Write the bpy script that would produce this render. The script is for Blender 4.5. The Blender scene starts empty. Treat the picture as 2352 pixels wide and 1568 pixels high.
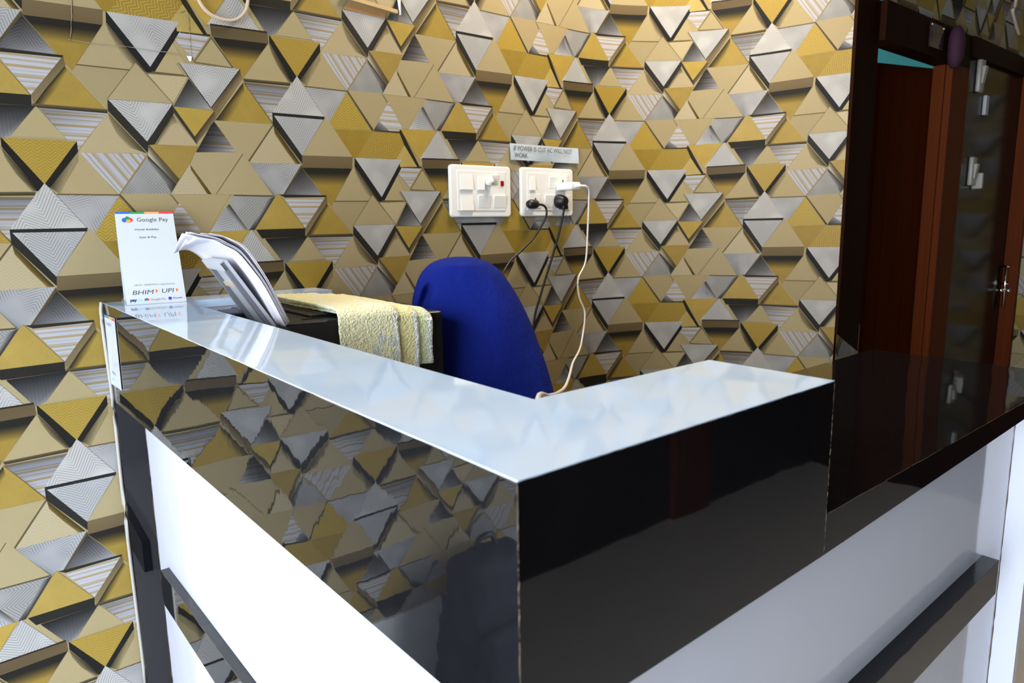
import bpy, bmesh, math, random
from mathutils import Vector, Matrix
random.seed(7)
S = bpy.context.scene
COL = S.collection

# ------------------------------------------------------------------ camera
ZC = 1.22                                   # height of the white counter top
cam_d = bpy.data.cameras.new('camera'); cam = bpy.data.objects.new('camera', cam_d); COL.objects.link(cam)
cam_d.sensor_width = 36.0; cam_d.lens = 24.28; cam_d.clip_start = 0.02; cam_d.clip_end = 200
_r = Vector((0.7743, -0.6326, -0.0159)); _u = Vector((0.1179, 0.1197, 0.9858)); _f = Vector((0.6217, 0.7652, -0.1673))
_r.normalize(); _f.normalize(); _u = _r.cross(_f); _u.normalize(); _r = _f.cross(_u)
CAM = Vector((0.0767, -1.6557, 1.368))
cam.matrix_world = Matrix(((_r.x, _u.x, -_f.x, CAM.x), (_r.y, _u.y, -_f.y, CAM.y), (_r.z, _u.z, -_f.z, CAM.z), (0, 0, 0, 1)))
cam_d.dof.use_dof = True; cam_d.dof.focus_distance = 1.15; cam_d.dof.aperture_fstop = 9.0
S.camera = cam

# ------------------------------------------------------------------ light
S.view_settings.view_transform = 'Standard'; S.view_settings.look = 'None'
S.view_settings.gamma = 1.0; S.view_settings.use_curve_mapping = False
S.view_settings.exposure = 0.22
wd = bpy.data.worlds.new('overcast_sky'); S.world = wd; wd.use_nodes = True
bg = wd.node_tree.nodes['Background']; bg.inputs[0].default_value = (0.80, 0.88, 1.0, 1); bg.inputs[1].default_value = 13.6
# daylight enters by the open shop front on the left
pd = bpy.data.lights.new('shopfront_portal', 'AREA'); pd.shape = 'RECTANGLE'; pd.size = 1.95; pd.size_y = 2.5; pd.cycles.is_portal = True
po = bpy.data.objects.new('shopfront_portal', pd); COL.objects.link(po); po.location = (-1.50, -1.55, 1.25)
po.rotation_euler = (math.radians(90), 0, math.radians(-90))

# ------------------------------------------------------------------ helpers
def lin(c):
    o = []
    for v in c[:3]:
        v = v / 255.0
        o.append(v / 12.92 if v <= 0.04045 else ((v + 0.055) / 1.055) ** 2.4)
    return tuple(o) + (1.0,)

class M:
    """tiny node builder"""
    def __init__(self, name):
        self.m = bpy.data.materials.new(name); self.m.use_nodes = True
        self.t = self.m.node_tree; self.b = self.t.nodes['Principled BSDF']
    def n(self, kind, **kw):
        nd = self.t.nodes.new(kind)
        for k, v in kw.items():
            if k.startswith('i_'):
                key = k[2:]; nd.inputs[int(key) if key.isdigit() else key].default_value = v
            else: setattr(nd, k, v)
        return nd
    def l(self, a, b): self.t.links.new(a, b)
    def math(self, op, a, b=None, c=None, clamp=False):
        nd = self.n('ShaderNodeMath', operation=op); nd.use_clamp = clamp
        for i, v in enumerate((a, b, c)):
            if v is None: continue
            if isinstance(v, (int, float)): nd.inputs[i].default_value = v
            else: self.l(v, nd.inputs[i])
        return nd.outputs[0]
    def mix(self, fac, a, b, mode='MIX'):
        nd = self.n('ShaderNodeMix', data_type='RGBA', blend_type=mode)
        for sock, v in ((nd.inputs[0], fac), (nd.inputs[6], a), (nd.inputs[7], b)):
            if isinstance(v, (int, float)): sock.default_value = v
            elif isinstance(v, tuple): sock.default_value = v
            else: self.l(v, sock)
        return nd.outputs[2]
    def ramp(self, fac, lo, hi):
        nd = self.n('ShaderNodeMapRange'); nd.inputs[1].default_value = lo; nd.inputs[2].default_value = hi
        self.l(fac, nd.inputs[0]); return nd.outputs[0]
    def noise(self, vec, scale, detail=2.0, rough=0.5):
        nd = self.n('ShaderNodeTexNoise'); nd.inputs['Scale'].default_value = scale
        nd.inputs['Detail'].default_value = detail; nd.inputs['Roughness'].default_value = rough
        if vec is not None: self.l(vec, nd.inputs['Vector'])
        return nd.outputs['Fac']
    def set(self, **kw):
        for k, v in kw.items():
            k = {'rough': 'Roughness', 'metal': 'Metallic', 'spec': 'Specular IOR Level', 'ior': 'IOR', 'color': 'Base Color', 'coat': 'Coat Weight', 'coatr': 'Coat Roughness', 'sheen': 'Sheen Weight', 'trans': 'Transmission Weight', 'alpha': 'Alpha'}[k]
            if hasattr(v, 'is_output') or isinstance(v, bpy.types.NodeSocket): self.l(v, self.b.inputs[k])
            else: self.b.inputs[k].default_value = v
        return self
    def bump(self, h, strength, dist):
        nd = self.n('ShaderNodeBump'); nd.inputs['Strength'].default_value = strength; nd.inputs['Distance'].default_value = dist
        self.l(h, nd.inputs['Height']); self.l(nd.outputs[0], self.b.inputs['Normal']); return nd
    def pos(self):
        return self.n('ShaderNodeNewGeometry').outputs['Position']
    def obj(self):
        return self.n('ShaderNodeTexCoord').outputs['Object']

def simple(name, rgb, rough=0.5, metal=0.0, spec=0.5, grain=0.06, gs=40.0, bump=0.0):
    m = M(name); c = lin(rgb); v = m.noise(m.obj(), gs, 3)
    lo = tuple(x * (1 - grain) for x in c[:3]) + (1,); hi = tuple(min(1, x * (1 + grain)) for x in c[:3]) + (1,)
    m.set(color=m.mix(v, lo, hi), rough=rough, metal=metal, spec=spec)
    if bump: m.bump(v, 0.5, bump)
    return m.m

def tag(o, label=None, cat=None, group=None, kind=None):
    if label: o['label'] = label
    if cat: o['category'] = cat
    if group: o['group'] = group
    if kind: o['kind'] = kind
    return o
def empty(name, loc=(0, 0, 0)):
    o = bpy.data.objects.new(name, None); COL.objects.link(o); o.location = loc; o.empty_display_size = 0.05; return o
def link(name, me, mat=None, parent=None, smooth=False):
    o = bpy.data.objects.new(name, me); COL.objects.link(o)
    if mat is not None:
        for mm in (mat if isinstance(mat, (list, tuple)) else [mat]): me.materials.append(mm)
    if smooth:
        for p in me.polygons: p.use_smooth = True
    if parent is not None:
        o.parent = parent; o.matrix_parent_inverse = Matrix.Translation(-parent.location) if parent.type == 'EMPTY' else Matrix()
    return o
def mesh(name, verts, faces, mat=None, parent=None, smooth=False):
    me = bpy.data.meshes.new(name); me.from_pydata([tuple(v) for v in verts], [], faces); me.update()
    return link(name, me, mat, parent, smooth)
def bm_obj(name, bm, mat=None, parent=None, smooth=False):
    me = bpy.data.meshes.new(name); bm.normal_update(); bm.to_mesh(me); bm.free(); return link(name, me, mat, parent, smooth)
def hexa(bm, p):
    """eight corners: bottom loop then top loop"""
    vs = [bm.verts.new(Vector(q)) for q in p]
    for f in ((3, 2, 1, 0), (4, 5, 6, 7), (0, 1, 5, 4), (1, 2, 6, 5), (2, 3, 7, 6), (3, 0, 4, 7)): bm.faces.new([vs[i] for i in f])
    return vs
def box(bm, x0, x1, y0, y1, z0, z1):
    return hexa(bm, [(x0, y0, z0), (x1, y0, z0), (x1, y1, z0), (x0, y1, z0), (x0, y0, z1), (x1, y0, z1), (x1, y1, z1), (x0, y1, z1)])
def bevel(bm, w, seg=2):
    bmesh.ops.bevel(bm, geom=bm.edges[:], offset=w, segments=seg, profile=0.5, affect='EDGES', clamp_overlap=True)
def boxo(name, x0, x1, y0, y1, z0, z1, mat, parent=None, bev=0.0, seg=2, smooth=False):
    bm = bmesh.new(); box(bm, x0, x1, y0, y1, z0, z1)
    if bev: bevel(bm, bev, seg)
    return bm_obj(name, bm, mat, parent, smooth)
def spline(pts, n=8):
    """Catmull-Rom through points"""
    P = [Vector(p) for p in pts]; P = [P[0] * 2 - P[1]] + P + [P[-1] * 2 - P[-2]]; out = []
    for i in range(1, len(P) - 2):
        for k in range(n):
            t = k / n; a, b, c, d = P[i - 1:i + 3]
            out.append(0.5 * ((2 * b) + (c - a) * t + (2 * a - 5 * b + 4 * c - d) * t * t + (3 * b - a - 3 * c + d) * t ** 3))
    out.append(P[-2]); return out
def tube(bm, pts, rad, n=8, caps=True):
    pts = [Vector(p) for p in pts]; rings = []; up = Vector((0, 0, 1))
    for i, p in enumerate(pts):
        t = (pts[min(i + 1, len(pts) - 1)] - pts[max(i - 1, 0)]).normalized()
        a = t.cross(up)
        if a.length < 1e-3: a = t.cross(Vector((1, 0, 0)))
        a.normalize(); b = t.cross(a).normalized(); r = rad[i] if isinstance(rad, list) else rad
        rings.append([bm.verts.new(p + a * r * math.cos(2 * math.pi * k / n) + b * r * math.sin(2 * math.pi * k / n)) for k in range(n)])
    for A, B in zip(rings, rings[1:]):
        for k in range(n): bm.faces.new((A[k], A[(k + 1) % n], B[(k + 1) % n], B[k]))
    if caps: bm.faces.new(rings[0][::-1]); bm.faces.new(rings[-1])
def tubeo(name, pts, rad, mat, parent=None, n=8, sm=True):
    bm = bmesh.new(); tube(bm, pts, rad, n); bmesh.ops.recalc_face_normals(bm, faces=bm.faces); return bm_obj(name, bm, mat, parent, sm)
def text(name, s, size, mat, parent, o, ex, ey, align='LEFT', sx=1.0, shear=0.0, bold=0.0):
    """flat lettering; o = world origin of the baseline, ex / ey = unit axes of the writing"""
    cu = bpy.data.curves.new(name, 'FONT'); cu.body = s; cu.size = size; cu.align_x = align; cu.extrude = 0.00004; cu.shear = shear; cu.offset = bold
    cu.materials.append(mat); cu.resolution_u = 3
    tmp = bpy.data.objects.new(name, cu); me = bpy.data.meshes.new_from_object(tmp); bpy.data.objects.remove(tmp); me.name = name
    if not me.materials: me.materials.append(mat)
    ob = bpy.data.objects.new(name, me); COL.objects.link(ob)
    ex = Vector(ex).normalized(); ey = Vector(ey).normalized(); ez = ex.cross(ey)
    ob.matrix_world = Matrix(((ex.x * sx, ey.x, ez.x, o[0]), (ex.y * sx, ey.y, ez.y, o[1]), (ex.z * sx, ey.z, ez.z, o[2]), (0, 0, 0, 1)))
    if parent is not None:
        mw = ob.matrix_world.copy(); ob.parent = parent; ob.matrix_parent_inverse = Matrix.Translation(-parent.location) if parent.type == 'EMPTY' else Matrix(); ob.matrix_basis = mw
    return ob
def flat(name, o, ex, ey, pts, mat, parent, th=0.0002):
    """thin flat print: polygon given in (a, b) on the plane o + a*ex + b*ey"""
    o = Vector(o); ex = Vector(ex).normalized(); ey = Vector(ey).normalized(); ez = ex.cross(ey)
    vs = [o + ex * a + ey * b for a, b in pts] + [o + ex * a + ey * b + ez * th for a, b in pts]; k = len(pts)
    fs = [list(range(k))[::-1], list(range(k, 2 * k))] + [[i, (i + 1) % k, k + (i + 1) % k, k + i] for i in range(k)]
    return mesh(name, vs, fs, mat, parent)

# ------------------------------------------------------------------ materials
white_lam = M('white_laminate'); _v = white_lam.noise(white_lam.pos(), 5.0, 2.0)
white_lam.set(color=white_lam.mix(_v, (0.61, 0.63, 0.70, 1), (0.66, 0.675, 0.73, 1)), rough=0.06, spec=0.5)
white_lam.bump(white_lam.noise(white_lam.pos(), 14.0, 1.0), 0.5, 0.0009); white_lam = white_lam.m
top_lam = M('bluish_white_top'); _v = top_lam.noise(top_lam.pos(), 6.5, 2.5); _v2 = top_lam.ramp(_v, 0.42, 0.58)
top_lam.set(color=top_lam.mix(_v2, (0.55, 0.74, 0.99, 1), (0.63, 0.78, 0.97, 1)), rough=0.05, spec=0.5)
top_lam.bump(top_lam.noise(top_lam.pos(), 14.0, 1.0), 0.5, 0.0007); top_lam = top_lam.m
black_lam = M('black_laminate')
_n1 = black_lam.noise(black_lam.pos(), 3.2, 0.6); _n2 = black_lam.noise(black_lam.pos(), 60.0, 1.0); _n3 = black_lam.noise(black_lam.pos(), 15.0, 1.0)
_hh = black_lam.math('ADD', black_lam.math('MULTIPLY', _n1, 1.0), black_lam.math('ADD', black_lam.math('MULTIPLY', _n2, 0.013), black_lam.math('MULTIPLY', _n3, 0.05)))
black_lam.set(color=black_lam.mix(black_lam.noise(black_lam.pos(), 60.0), (0.004, 0.004, 0.005, 1), (0.007, 0.007, 0.008, 1)), rough=0.02, ior=1.75)
black_lam.bump(_hh, 1.0, 0.0032); black_lam = black_lam.m
black_gl = M('black_gloss_laminate'); black_gl.set(color=black_gl.mix(black_gl.noise(black_gl.pos(), 60.0), (0.003, 0.003, 0.004, 1), (0.006, 0.006, 0.007, 1)), rough=0.03, ior=1.5)
black_gl.bump(black_gl.math('ADD', black_gl.noise(black_gl.pos(), 3.2, 0.6), black_gl.math('MULTIPLY', black_gl.noise(black_gl.pos(), 15.0, 1.0), 0.05)), 1.0, 0.0032); black_gl = black_gl.m
edge_m = simple('raw_plywood_edge', (96, 82, 64), 0.8, gs=300, grain=0.5)
wood_dark = M('varnished_dark_wood'); _c = wood_dark.n('ShaderNodeMapping'); _c.inputs['Scale'].default_value = (40, 40, 1.2); wood_dark.l(wood_dark.pos(), _c.inputs[0])
wood_dark.set(color=wood_dark.mix(wood_dark.noise(_c.outputs[0], 1.0, 4), (0.008, 0.0026, 0.001, 1), (0.022, 0.006, 0.002, 1)), rough=0.5, spec=0.03); wood_dark = wood_dark.m
wood_red = M('varnished_red_wood'); _c = wood_red.n('ShaderNodeMapping'); _c.inputs['Scale'].default_value = (60, 60, 1.0); wood_red.l(wood_red.pos(), _c.inputs[0])
wood_red.set(color=wood_red.mix(wood_red.noise(_c.outputs[0], 1.0, 4), (0.07, 0.014, 0.003, 1), (0.13, 0.030, 0.007, 1)), rough=0.5, spec=0.04); wood_red = wood_red.m
wood_leaf = M('varnished_leaf_wood'); _c = wood_leaf.n('ShaderNodeMapping'); _c.inputs['Scale'].default_value = (90, 90, 1.0); wood_leaf.l(wood_leaf.pos(), _c.inputs[0])
wood_leaf.set(color=wood_leaf.mix(wood_leaf.noise(_c.outputs[0], 1.0, 4), (0.030, 0.005, 0.001, 1), (0.060, 0.012, 0.002, 1)), rough=0.35, spec=0.06); wood_leaf = wood_leaf.m
wood_gloss = M('polished_near_black_wood'); wood_gloss.set(color=wood_gloss.mix(wood_gloss.noise(wood_gloss.pos(), 20.0), (0.010, 0.006, 0.004, 1), (0.016, 0.009, 0.006, 1)), rough=0.18, ior=1.25)
wood_gloss.bump(wood_gloss.noise(wood_gloss.pos(), 9.0, 1.0), 0.6, 0.0008); wood_gloss = wood_gloss.m
black_pl = simple('black_plastic', (24, 24, 25), 0.32, gs=900, grain=0.2)
black_rub = simple('black_rubber', (16, 16, 18), 0.45, gs=200)
white_pl = simple('white_plastic', (232, 232, 226), 0.25, gs=20, grain=0.02)
grey_pl = simple('grey_plastic', (164, 166, 168), 0.35, gs=30, grain=0.04)
grey_dk = simple('dark_grey_plastic', (98, 100, 106), 0.35, gs=30, grain=0.04)
paper_w = simple('white_paper', (214, 211, 218), 0.7, gs=15, grain=0.02)
card_w = simple('card_white', (188, 196, 200), 0.22, gs=15, grain=0.015)
ink = simple('grey_ink', (70, 74, 80), 0.6, gs=60, grain=0.05)
ink_l = simple('light_grey_ink', (140, 146, 152), 0.6, gs=60, grain=0.05)
P_BLUE = simple('print_blue', (52, 96, 196), 0.3, gs=30); P_GRN = simple('print_green', (38, 138, 84), 0.3, gs=30)
P_ORG = simple('print_orange', (246, 150, 96), 0.3, gs=30); P_RED = simple('print_red', (212, 62, 72), 0.3, gs=30)
P_NAVY = simple('print_navy', (20, 44, 116), 0.3, gs=30); P_SKY = simple('print_sky_blue', (140, 216, 244), 0.3, gs=30); P_PUR = simple('print_purple', (88, 50, 168), 0.3, gs=30)
P_OR2 = simple('print_deep_orange', (238, 106, 46), 0.3, gs=30)
red_lamp = simple('red_indicator', (150, 8, 14), 0.2, gs=30)
chrome = simple('chrome', (210, 205, 195), 0.16, metal=1.0, gs=30)
teal = simple('teal_paint', (44, 140, 150), 0.7, gs=20)
plaster = simple('pale_plaster', (112, 106, 98), 0.8, gs=8)
tile_fl = simple('pale_floor_tile', (196, 194, 190), 0.25, gs=6, grain=0.08)
navy = simple('navy_upholstery', (14, 18, 34), 0.8, gs=120, grain=0.2)
cream_w = simple('cream_cable', (186, 168, 146), 0.5, gs=40)
white_c = simple('white_cable', (240, 236, 228), 0.4, gs=40)
brown_tape = simple('brown_packing_tape', (160, 122, 78), 0.25, gs=60, grain=0.12)
batten_m = simple('tan_wood', (176, 150, 104), 0.5, gs=50, grain=0.12)
magenta = simple('dark_magenta_cloth', (44, 3, 30), 0.8, gs=60, grain=0.2)

# ------------------------------------------------------------------ wallpaper print
# one repeat of the printed paper: [kind, layer, outline in mm (along, up), colours, turn of the pattern]
TILE_W, TILE_V = 0.53, 0.52178
TILE = [
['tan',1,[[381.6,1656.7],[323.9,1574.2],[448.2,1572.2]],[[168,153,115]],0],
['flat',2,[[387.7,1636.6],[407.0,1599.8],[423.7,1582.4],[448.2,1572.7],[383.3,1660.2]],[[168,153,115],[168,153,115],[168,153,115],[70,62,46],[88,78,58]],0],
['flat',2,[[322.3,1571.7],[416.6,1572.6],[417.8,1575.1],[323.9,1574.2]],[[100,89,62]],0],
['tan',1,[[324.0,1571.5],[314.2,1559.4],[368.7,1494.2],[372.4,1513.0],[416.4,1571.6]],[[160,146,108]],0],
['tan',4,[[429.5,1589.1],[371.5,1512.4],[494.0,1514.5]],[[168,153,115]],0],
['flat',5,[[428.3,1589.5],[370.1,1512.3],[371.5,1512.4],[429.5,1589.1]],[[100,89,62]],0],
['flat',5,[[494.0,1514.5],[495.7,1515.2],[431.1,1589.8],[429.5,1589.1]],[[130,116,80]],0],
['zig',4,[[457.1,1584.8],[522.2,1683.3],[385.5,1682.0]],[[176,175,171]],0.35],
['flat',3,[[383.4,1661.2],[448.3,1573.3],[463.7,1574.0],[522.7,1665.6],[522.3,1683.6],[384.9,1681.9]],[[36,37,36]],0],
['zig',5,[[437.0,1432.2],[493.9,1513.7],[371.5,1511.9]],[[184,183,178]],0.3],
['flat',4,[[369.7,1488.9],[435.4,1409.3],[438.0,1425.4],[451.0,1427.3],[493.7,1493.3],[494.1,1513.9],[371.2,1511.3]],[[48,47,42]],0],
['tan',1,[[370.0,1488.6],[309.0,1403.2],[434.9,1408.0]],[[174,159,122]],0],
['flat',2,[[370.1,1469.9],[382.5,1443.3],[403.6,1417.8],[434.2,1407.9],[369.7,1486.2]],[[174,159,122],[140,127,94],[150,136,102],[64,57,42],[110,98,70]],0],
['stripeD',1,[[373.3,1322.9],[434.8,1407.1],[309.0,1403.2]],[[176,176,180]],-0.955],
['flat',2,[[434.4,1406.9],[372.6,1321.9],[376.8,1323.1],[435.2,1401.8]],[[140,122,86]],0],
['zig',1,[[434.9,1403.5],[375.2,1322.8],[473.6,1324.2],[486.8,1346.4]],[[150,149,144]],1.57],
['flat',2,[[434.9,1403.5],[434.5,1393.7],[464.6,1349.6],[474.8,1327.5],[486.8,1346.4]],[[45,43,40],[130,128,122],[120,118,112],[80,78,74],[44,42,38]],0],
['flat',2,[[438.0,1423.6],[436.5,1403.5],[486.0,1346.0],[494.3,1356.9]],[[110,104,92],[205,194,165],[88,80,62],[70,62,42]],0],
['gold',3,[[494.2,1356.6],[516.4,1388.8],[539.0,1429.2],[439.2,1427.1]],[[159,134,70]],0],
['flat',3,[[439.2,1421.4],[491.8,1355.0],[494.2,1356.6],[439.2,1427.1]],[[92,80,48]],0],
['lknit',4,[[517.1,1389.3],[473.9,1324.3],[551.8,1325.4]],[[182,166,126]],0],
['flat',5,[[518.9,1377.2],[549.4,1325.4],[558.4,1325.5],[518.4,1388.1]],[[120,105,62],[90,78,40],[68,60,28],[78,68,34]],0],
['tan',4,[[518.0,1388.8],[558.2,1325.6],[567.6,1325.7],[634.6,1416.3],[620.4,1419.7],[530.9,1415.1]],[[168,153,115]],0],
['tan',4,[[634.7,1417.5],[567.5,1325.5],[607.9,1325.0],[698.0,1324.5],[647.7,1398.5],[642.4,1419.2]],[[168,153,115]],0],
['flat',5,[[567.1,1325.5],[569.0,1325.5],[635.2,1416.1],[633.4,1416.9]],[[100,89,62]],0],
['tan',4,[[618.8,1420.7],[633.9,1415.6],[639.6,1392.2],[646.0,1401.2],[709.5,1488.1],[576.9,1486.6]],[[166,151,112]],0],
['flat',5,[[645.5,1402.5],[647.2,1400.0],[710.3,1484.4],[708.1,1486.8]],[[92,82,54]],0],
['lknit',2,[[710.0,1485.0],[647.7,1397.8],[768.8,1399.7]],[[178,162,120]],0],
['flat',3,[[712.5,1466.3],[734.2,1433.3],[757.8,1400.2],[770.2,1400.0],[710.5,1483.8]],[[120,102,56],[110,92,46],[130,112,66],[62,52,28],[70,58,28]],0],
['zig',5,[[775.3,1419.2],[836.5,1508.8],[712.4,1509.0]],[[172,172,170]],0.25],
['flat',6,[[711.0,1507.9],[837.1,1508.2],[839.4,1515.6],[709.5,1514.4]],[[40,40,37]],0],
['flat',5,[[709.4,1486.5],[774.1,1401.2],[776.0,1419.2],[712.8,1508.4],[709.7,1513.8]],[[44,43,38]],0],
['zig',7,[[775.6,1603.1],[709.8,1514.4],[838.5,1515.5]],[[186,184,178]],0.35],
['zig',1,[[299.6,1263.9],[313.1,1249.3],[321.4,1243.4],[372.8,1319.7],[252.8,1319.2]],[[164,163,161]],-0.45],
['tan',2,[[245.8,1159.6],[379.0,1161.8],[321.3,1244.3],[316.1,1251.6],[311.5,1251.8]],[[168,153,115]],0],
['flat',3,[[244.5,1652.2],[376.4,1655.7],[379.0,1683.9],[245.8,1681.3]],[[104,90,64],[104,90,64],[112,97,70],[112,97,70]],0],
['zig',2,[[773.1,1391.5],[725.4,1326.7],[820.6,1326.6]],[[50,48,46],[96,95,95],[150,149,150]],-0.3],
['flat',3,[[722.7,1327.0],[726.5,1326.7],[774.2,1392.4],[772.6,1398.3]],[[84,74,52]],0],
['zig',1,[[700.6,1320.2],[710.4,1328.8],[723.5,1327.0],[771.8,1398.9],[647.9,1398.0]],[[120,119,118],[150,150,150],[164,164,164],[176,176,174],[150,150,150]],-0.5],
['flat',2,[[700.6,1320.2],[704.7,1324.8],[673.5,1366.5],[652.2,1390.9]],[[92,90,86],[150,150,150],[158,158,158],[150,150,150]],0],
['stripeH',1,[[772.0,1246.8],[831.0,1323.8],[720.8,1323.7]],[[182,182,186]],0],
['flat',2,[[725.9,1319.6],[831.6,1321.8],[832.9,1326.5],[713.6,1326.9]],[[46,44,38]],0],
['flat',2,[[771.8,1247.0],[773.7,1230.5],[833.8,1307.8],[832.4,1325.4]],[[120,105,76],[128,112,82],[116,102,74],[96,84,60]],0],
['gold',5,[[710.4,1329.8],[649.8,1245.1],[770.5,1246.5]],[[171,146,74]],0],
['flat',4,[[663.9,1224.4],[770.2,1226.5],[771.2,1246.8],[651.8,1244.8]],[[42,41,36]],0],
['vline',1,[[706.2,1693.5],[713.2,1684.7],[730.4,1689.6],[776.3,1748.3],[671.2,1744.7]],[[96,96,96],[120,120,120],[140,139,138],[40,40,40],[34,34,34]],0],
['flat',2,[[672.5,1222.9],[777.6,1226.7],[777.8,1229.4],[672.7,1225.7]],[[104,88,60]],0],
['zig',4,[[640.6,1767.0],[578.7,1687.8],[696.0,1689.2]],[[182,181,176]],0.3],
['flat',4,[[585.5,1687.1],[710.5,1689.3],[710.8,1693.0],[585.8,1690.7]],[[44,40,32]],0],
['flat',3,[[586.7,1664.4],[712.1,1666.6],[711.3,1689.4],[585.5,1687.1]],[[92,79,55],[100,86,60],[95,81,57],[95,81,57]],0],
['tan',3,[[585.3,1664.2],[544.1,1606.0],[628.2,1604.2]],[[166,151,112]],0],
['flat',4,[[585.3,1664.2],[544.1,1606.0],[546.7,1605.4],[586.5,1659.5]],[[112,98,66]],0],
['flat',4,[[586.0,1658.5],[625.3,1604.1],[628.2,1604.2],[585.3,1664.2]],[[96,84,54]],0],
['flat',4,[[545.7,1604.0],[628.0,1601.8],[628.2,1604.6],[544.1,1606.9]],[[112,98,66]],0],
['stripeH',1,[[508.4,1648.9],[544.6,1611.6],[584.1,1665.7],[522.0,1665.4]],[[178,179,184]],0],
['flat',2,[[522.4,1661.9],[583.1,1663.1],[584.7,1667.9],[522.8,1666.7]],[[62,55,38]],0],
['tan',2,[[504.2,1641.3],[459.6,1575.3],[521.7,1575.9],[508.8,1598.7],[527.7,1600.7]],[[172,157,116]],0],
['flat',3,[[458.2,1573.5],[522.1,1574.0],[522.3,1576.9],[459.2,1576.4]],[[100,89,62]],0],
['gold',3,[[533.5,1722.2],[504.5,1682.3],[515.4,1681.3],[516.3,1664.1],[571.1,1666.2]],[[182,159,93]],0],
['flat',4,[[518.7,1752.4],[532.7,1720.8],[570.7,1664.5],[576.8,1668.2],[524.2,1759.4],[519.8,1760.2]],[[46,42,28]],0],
['gold',3,[[577.8,1161.4],[633.9,1244.9],[522.1,1239.7]],[[178,150,72]],0],
['knit',1,[[373.2,1317.4],[321.7,1241.0],[334.4,1227.3],[435.6,1230.8]],[[172,146,66]],0],
['flat',2,[[438.7,1229.2],[442.9,1233.4],[376.0,1323.0],[372.5,1321.3]],[[46,42,26],[100,88,58],[110,98,66],[70,62,38]],0],
['tan',1,[[442.6,1233.1],[486.6,1302.7],[471.2,1326.0],[375.6,1323.4]],[[166,150,112]],0],
['flat',2,[[485.8,1301.6],[487.8,1302.8],[472.0,1326.1],[470.3,1325.5]],[[116,102,70]],0],
['stripeH',0,[[488.8,1305.6],[442.9,1232.7],[519.1,1234.7],[530.5,1243.8]],[[186,186,190]],0],
['flat',1,[[442.4,1228.9],[518.9,1229.0],[520.0,1234.2],[443.7,1233.1]],[[72,66,44]],0],
['flat',1,[[458.6,1256.6],[443.7,1232.7],[488.3,1233.7]],[[140,140,144],[50,50,52],[120,120,124]],0],
['tan',1,[[492.6,1301.8],[529.1,1241.9],[544.4,1241.6],[600.2,1326.1],[472.0,1326.1]],[[166,150,110]],0],
['zig',1,[[587.7,1297.2],[547.4,1241.4],[631.7,1244.1],[595.0,1303.5]],[[140,140,140],[184,184,184],[172,172,172],[70,68,66]],-0.6],
['flat',2,[[595.0,1273.4],[621.5,1244.0],[631.7,1244.1],[595.0,1303.5],[587.8,1297.8]],[[150,150,150],[166,166,166],[110,108,104],[48,46,44],[120,118,116]],0],
['zig',2,[[594.8,1304.1],[633.6,1244.1],[647.8,1244.2],[702.5,1321.9],[606.5,1323.5]],[[154,153,148]],1.45],
['flat',3,[[684.1,1315.5],[663.1,1282.0],[634.9,1244.0],[647.8,1244.2],[702.5,1321.9]],[[140,138,134],[150,148,144],[70,68,64],[46,44,40],[44,42,40]],0],
['flat',3,[[605.8,1322.0],[698.4,1320.9],[699.4,1324.8],[607.9,1325.0]],[[84,76,54]],0],
['gold',0,[[379.6,1160.3],[390.4,1158.7],[439.0,1229.0],[334.1,1227.0],[321.8,1242.2]],[[152,126,53]],0],
['knitD',0,[[389.2,1680.4],[503.6,1681.1],[533.4,1720.8],[519.4,1753.5],[438.8,1751.9]],[[163,137,63]],0],
['gold',1,[[647.8,1574.6],[579.3,1486.5],[709.6,1489.0]],[[163,137,65]],0],
['flat',2,[[647.2,1573.9],[579.9,1486.6],[610.0,1486.7],[635.0,1522.0],[649.9,1553.7]],[[44,40,30],[44,40,30],[164,138,66],[164,138,66],[164,138,66]],0],
['flat',3,[[708.9,1488.1],[711.0,1489.5],[649.4,1575.1],[648.0,1576.4]],[[108,90,46]],0],
['zig',5,[[572.7,1513.6],[642.0,1602.8],[513.9,1600.3]],[[180,180,176]],-0.4],
['flat',4,[[572.5,1513.4],[578.1,1505.1],[576.3,1485.9],[645.2,1581.0],[642.0,1602.8]],[[112,98,70],[108,94,66],[120,104,74],[138,122,88],[60,55,44]],0],
['flat',5,[[571.3,1512.4],[572.9,1513.5],[514.6,1600.5],[512.8,1600.7]],[[52,48,40]],0],
['flat',5,[[572.5,1513.4],[574.1,1512.2],[643.8,1601.9],[642.0,1602.8]],[[56,51,40]],0],
['gold',6,[[533.2,1448.8],[578.8,1506.6],[495.1,1508.3]],[[176,150,72]],0],
['flat',5,[[493.5,1497.3],[536.9,1431.6],[533.5,1449.1],[495.1,1508.3],[494.0,1508.2]],[[58,55,46]],0],
['flat',5,[[533.5,1449.1],[535.9,1433.3],[538.3,1438.8],[580.4,1488.0],[578.8,1506.6]],[[56,52,40],[90,84,70],[110,96,70],[126,110,78],[70,62,44]],0],
['zig',2,[[531.3,1569.8],[495.1,1508.9],[573.4,1510.0]],[[46,45,43],[84,84,83],[166,165,162]],-0.3],
['lknit',3,[[495.2,1515.5],[530.6,1573.9],[448.7,1571.7]],[[184,167,120]],0],
['flat',4,[[448.5,1570.5],[530.5,1573.0],[530.7,1575.2],[448.8,1573.2]],[[100,89,62]],0],
['tan',1,[[492.8,1489.8],[449.9,1426.6],[537.8,1429.3]],[[176,160,124]],0],
['flat',2,[[492.9,1490.9],[452.1,1427.3],[457.6,1427.7],[487.7,1469.8],[500.4,1475.4]],[[80,72,52],[90,82,62],[170,155,118],[160,146,108],[150,136,100]],0],
['stripeH',1,[[575.6,1485.3],[532.8,1415.6],[619.6,1420.8]],[[40,40,40],[52,52,54],[166,166,170]],0],
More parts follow.
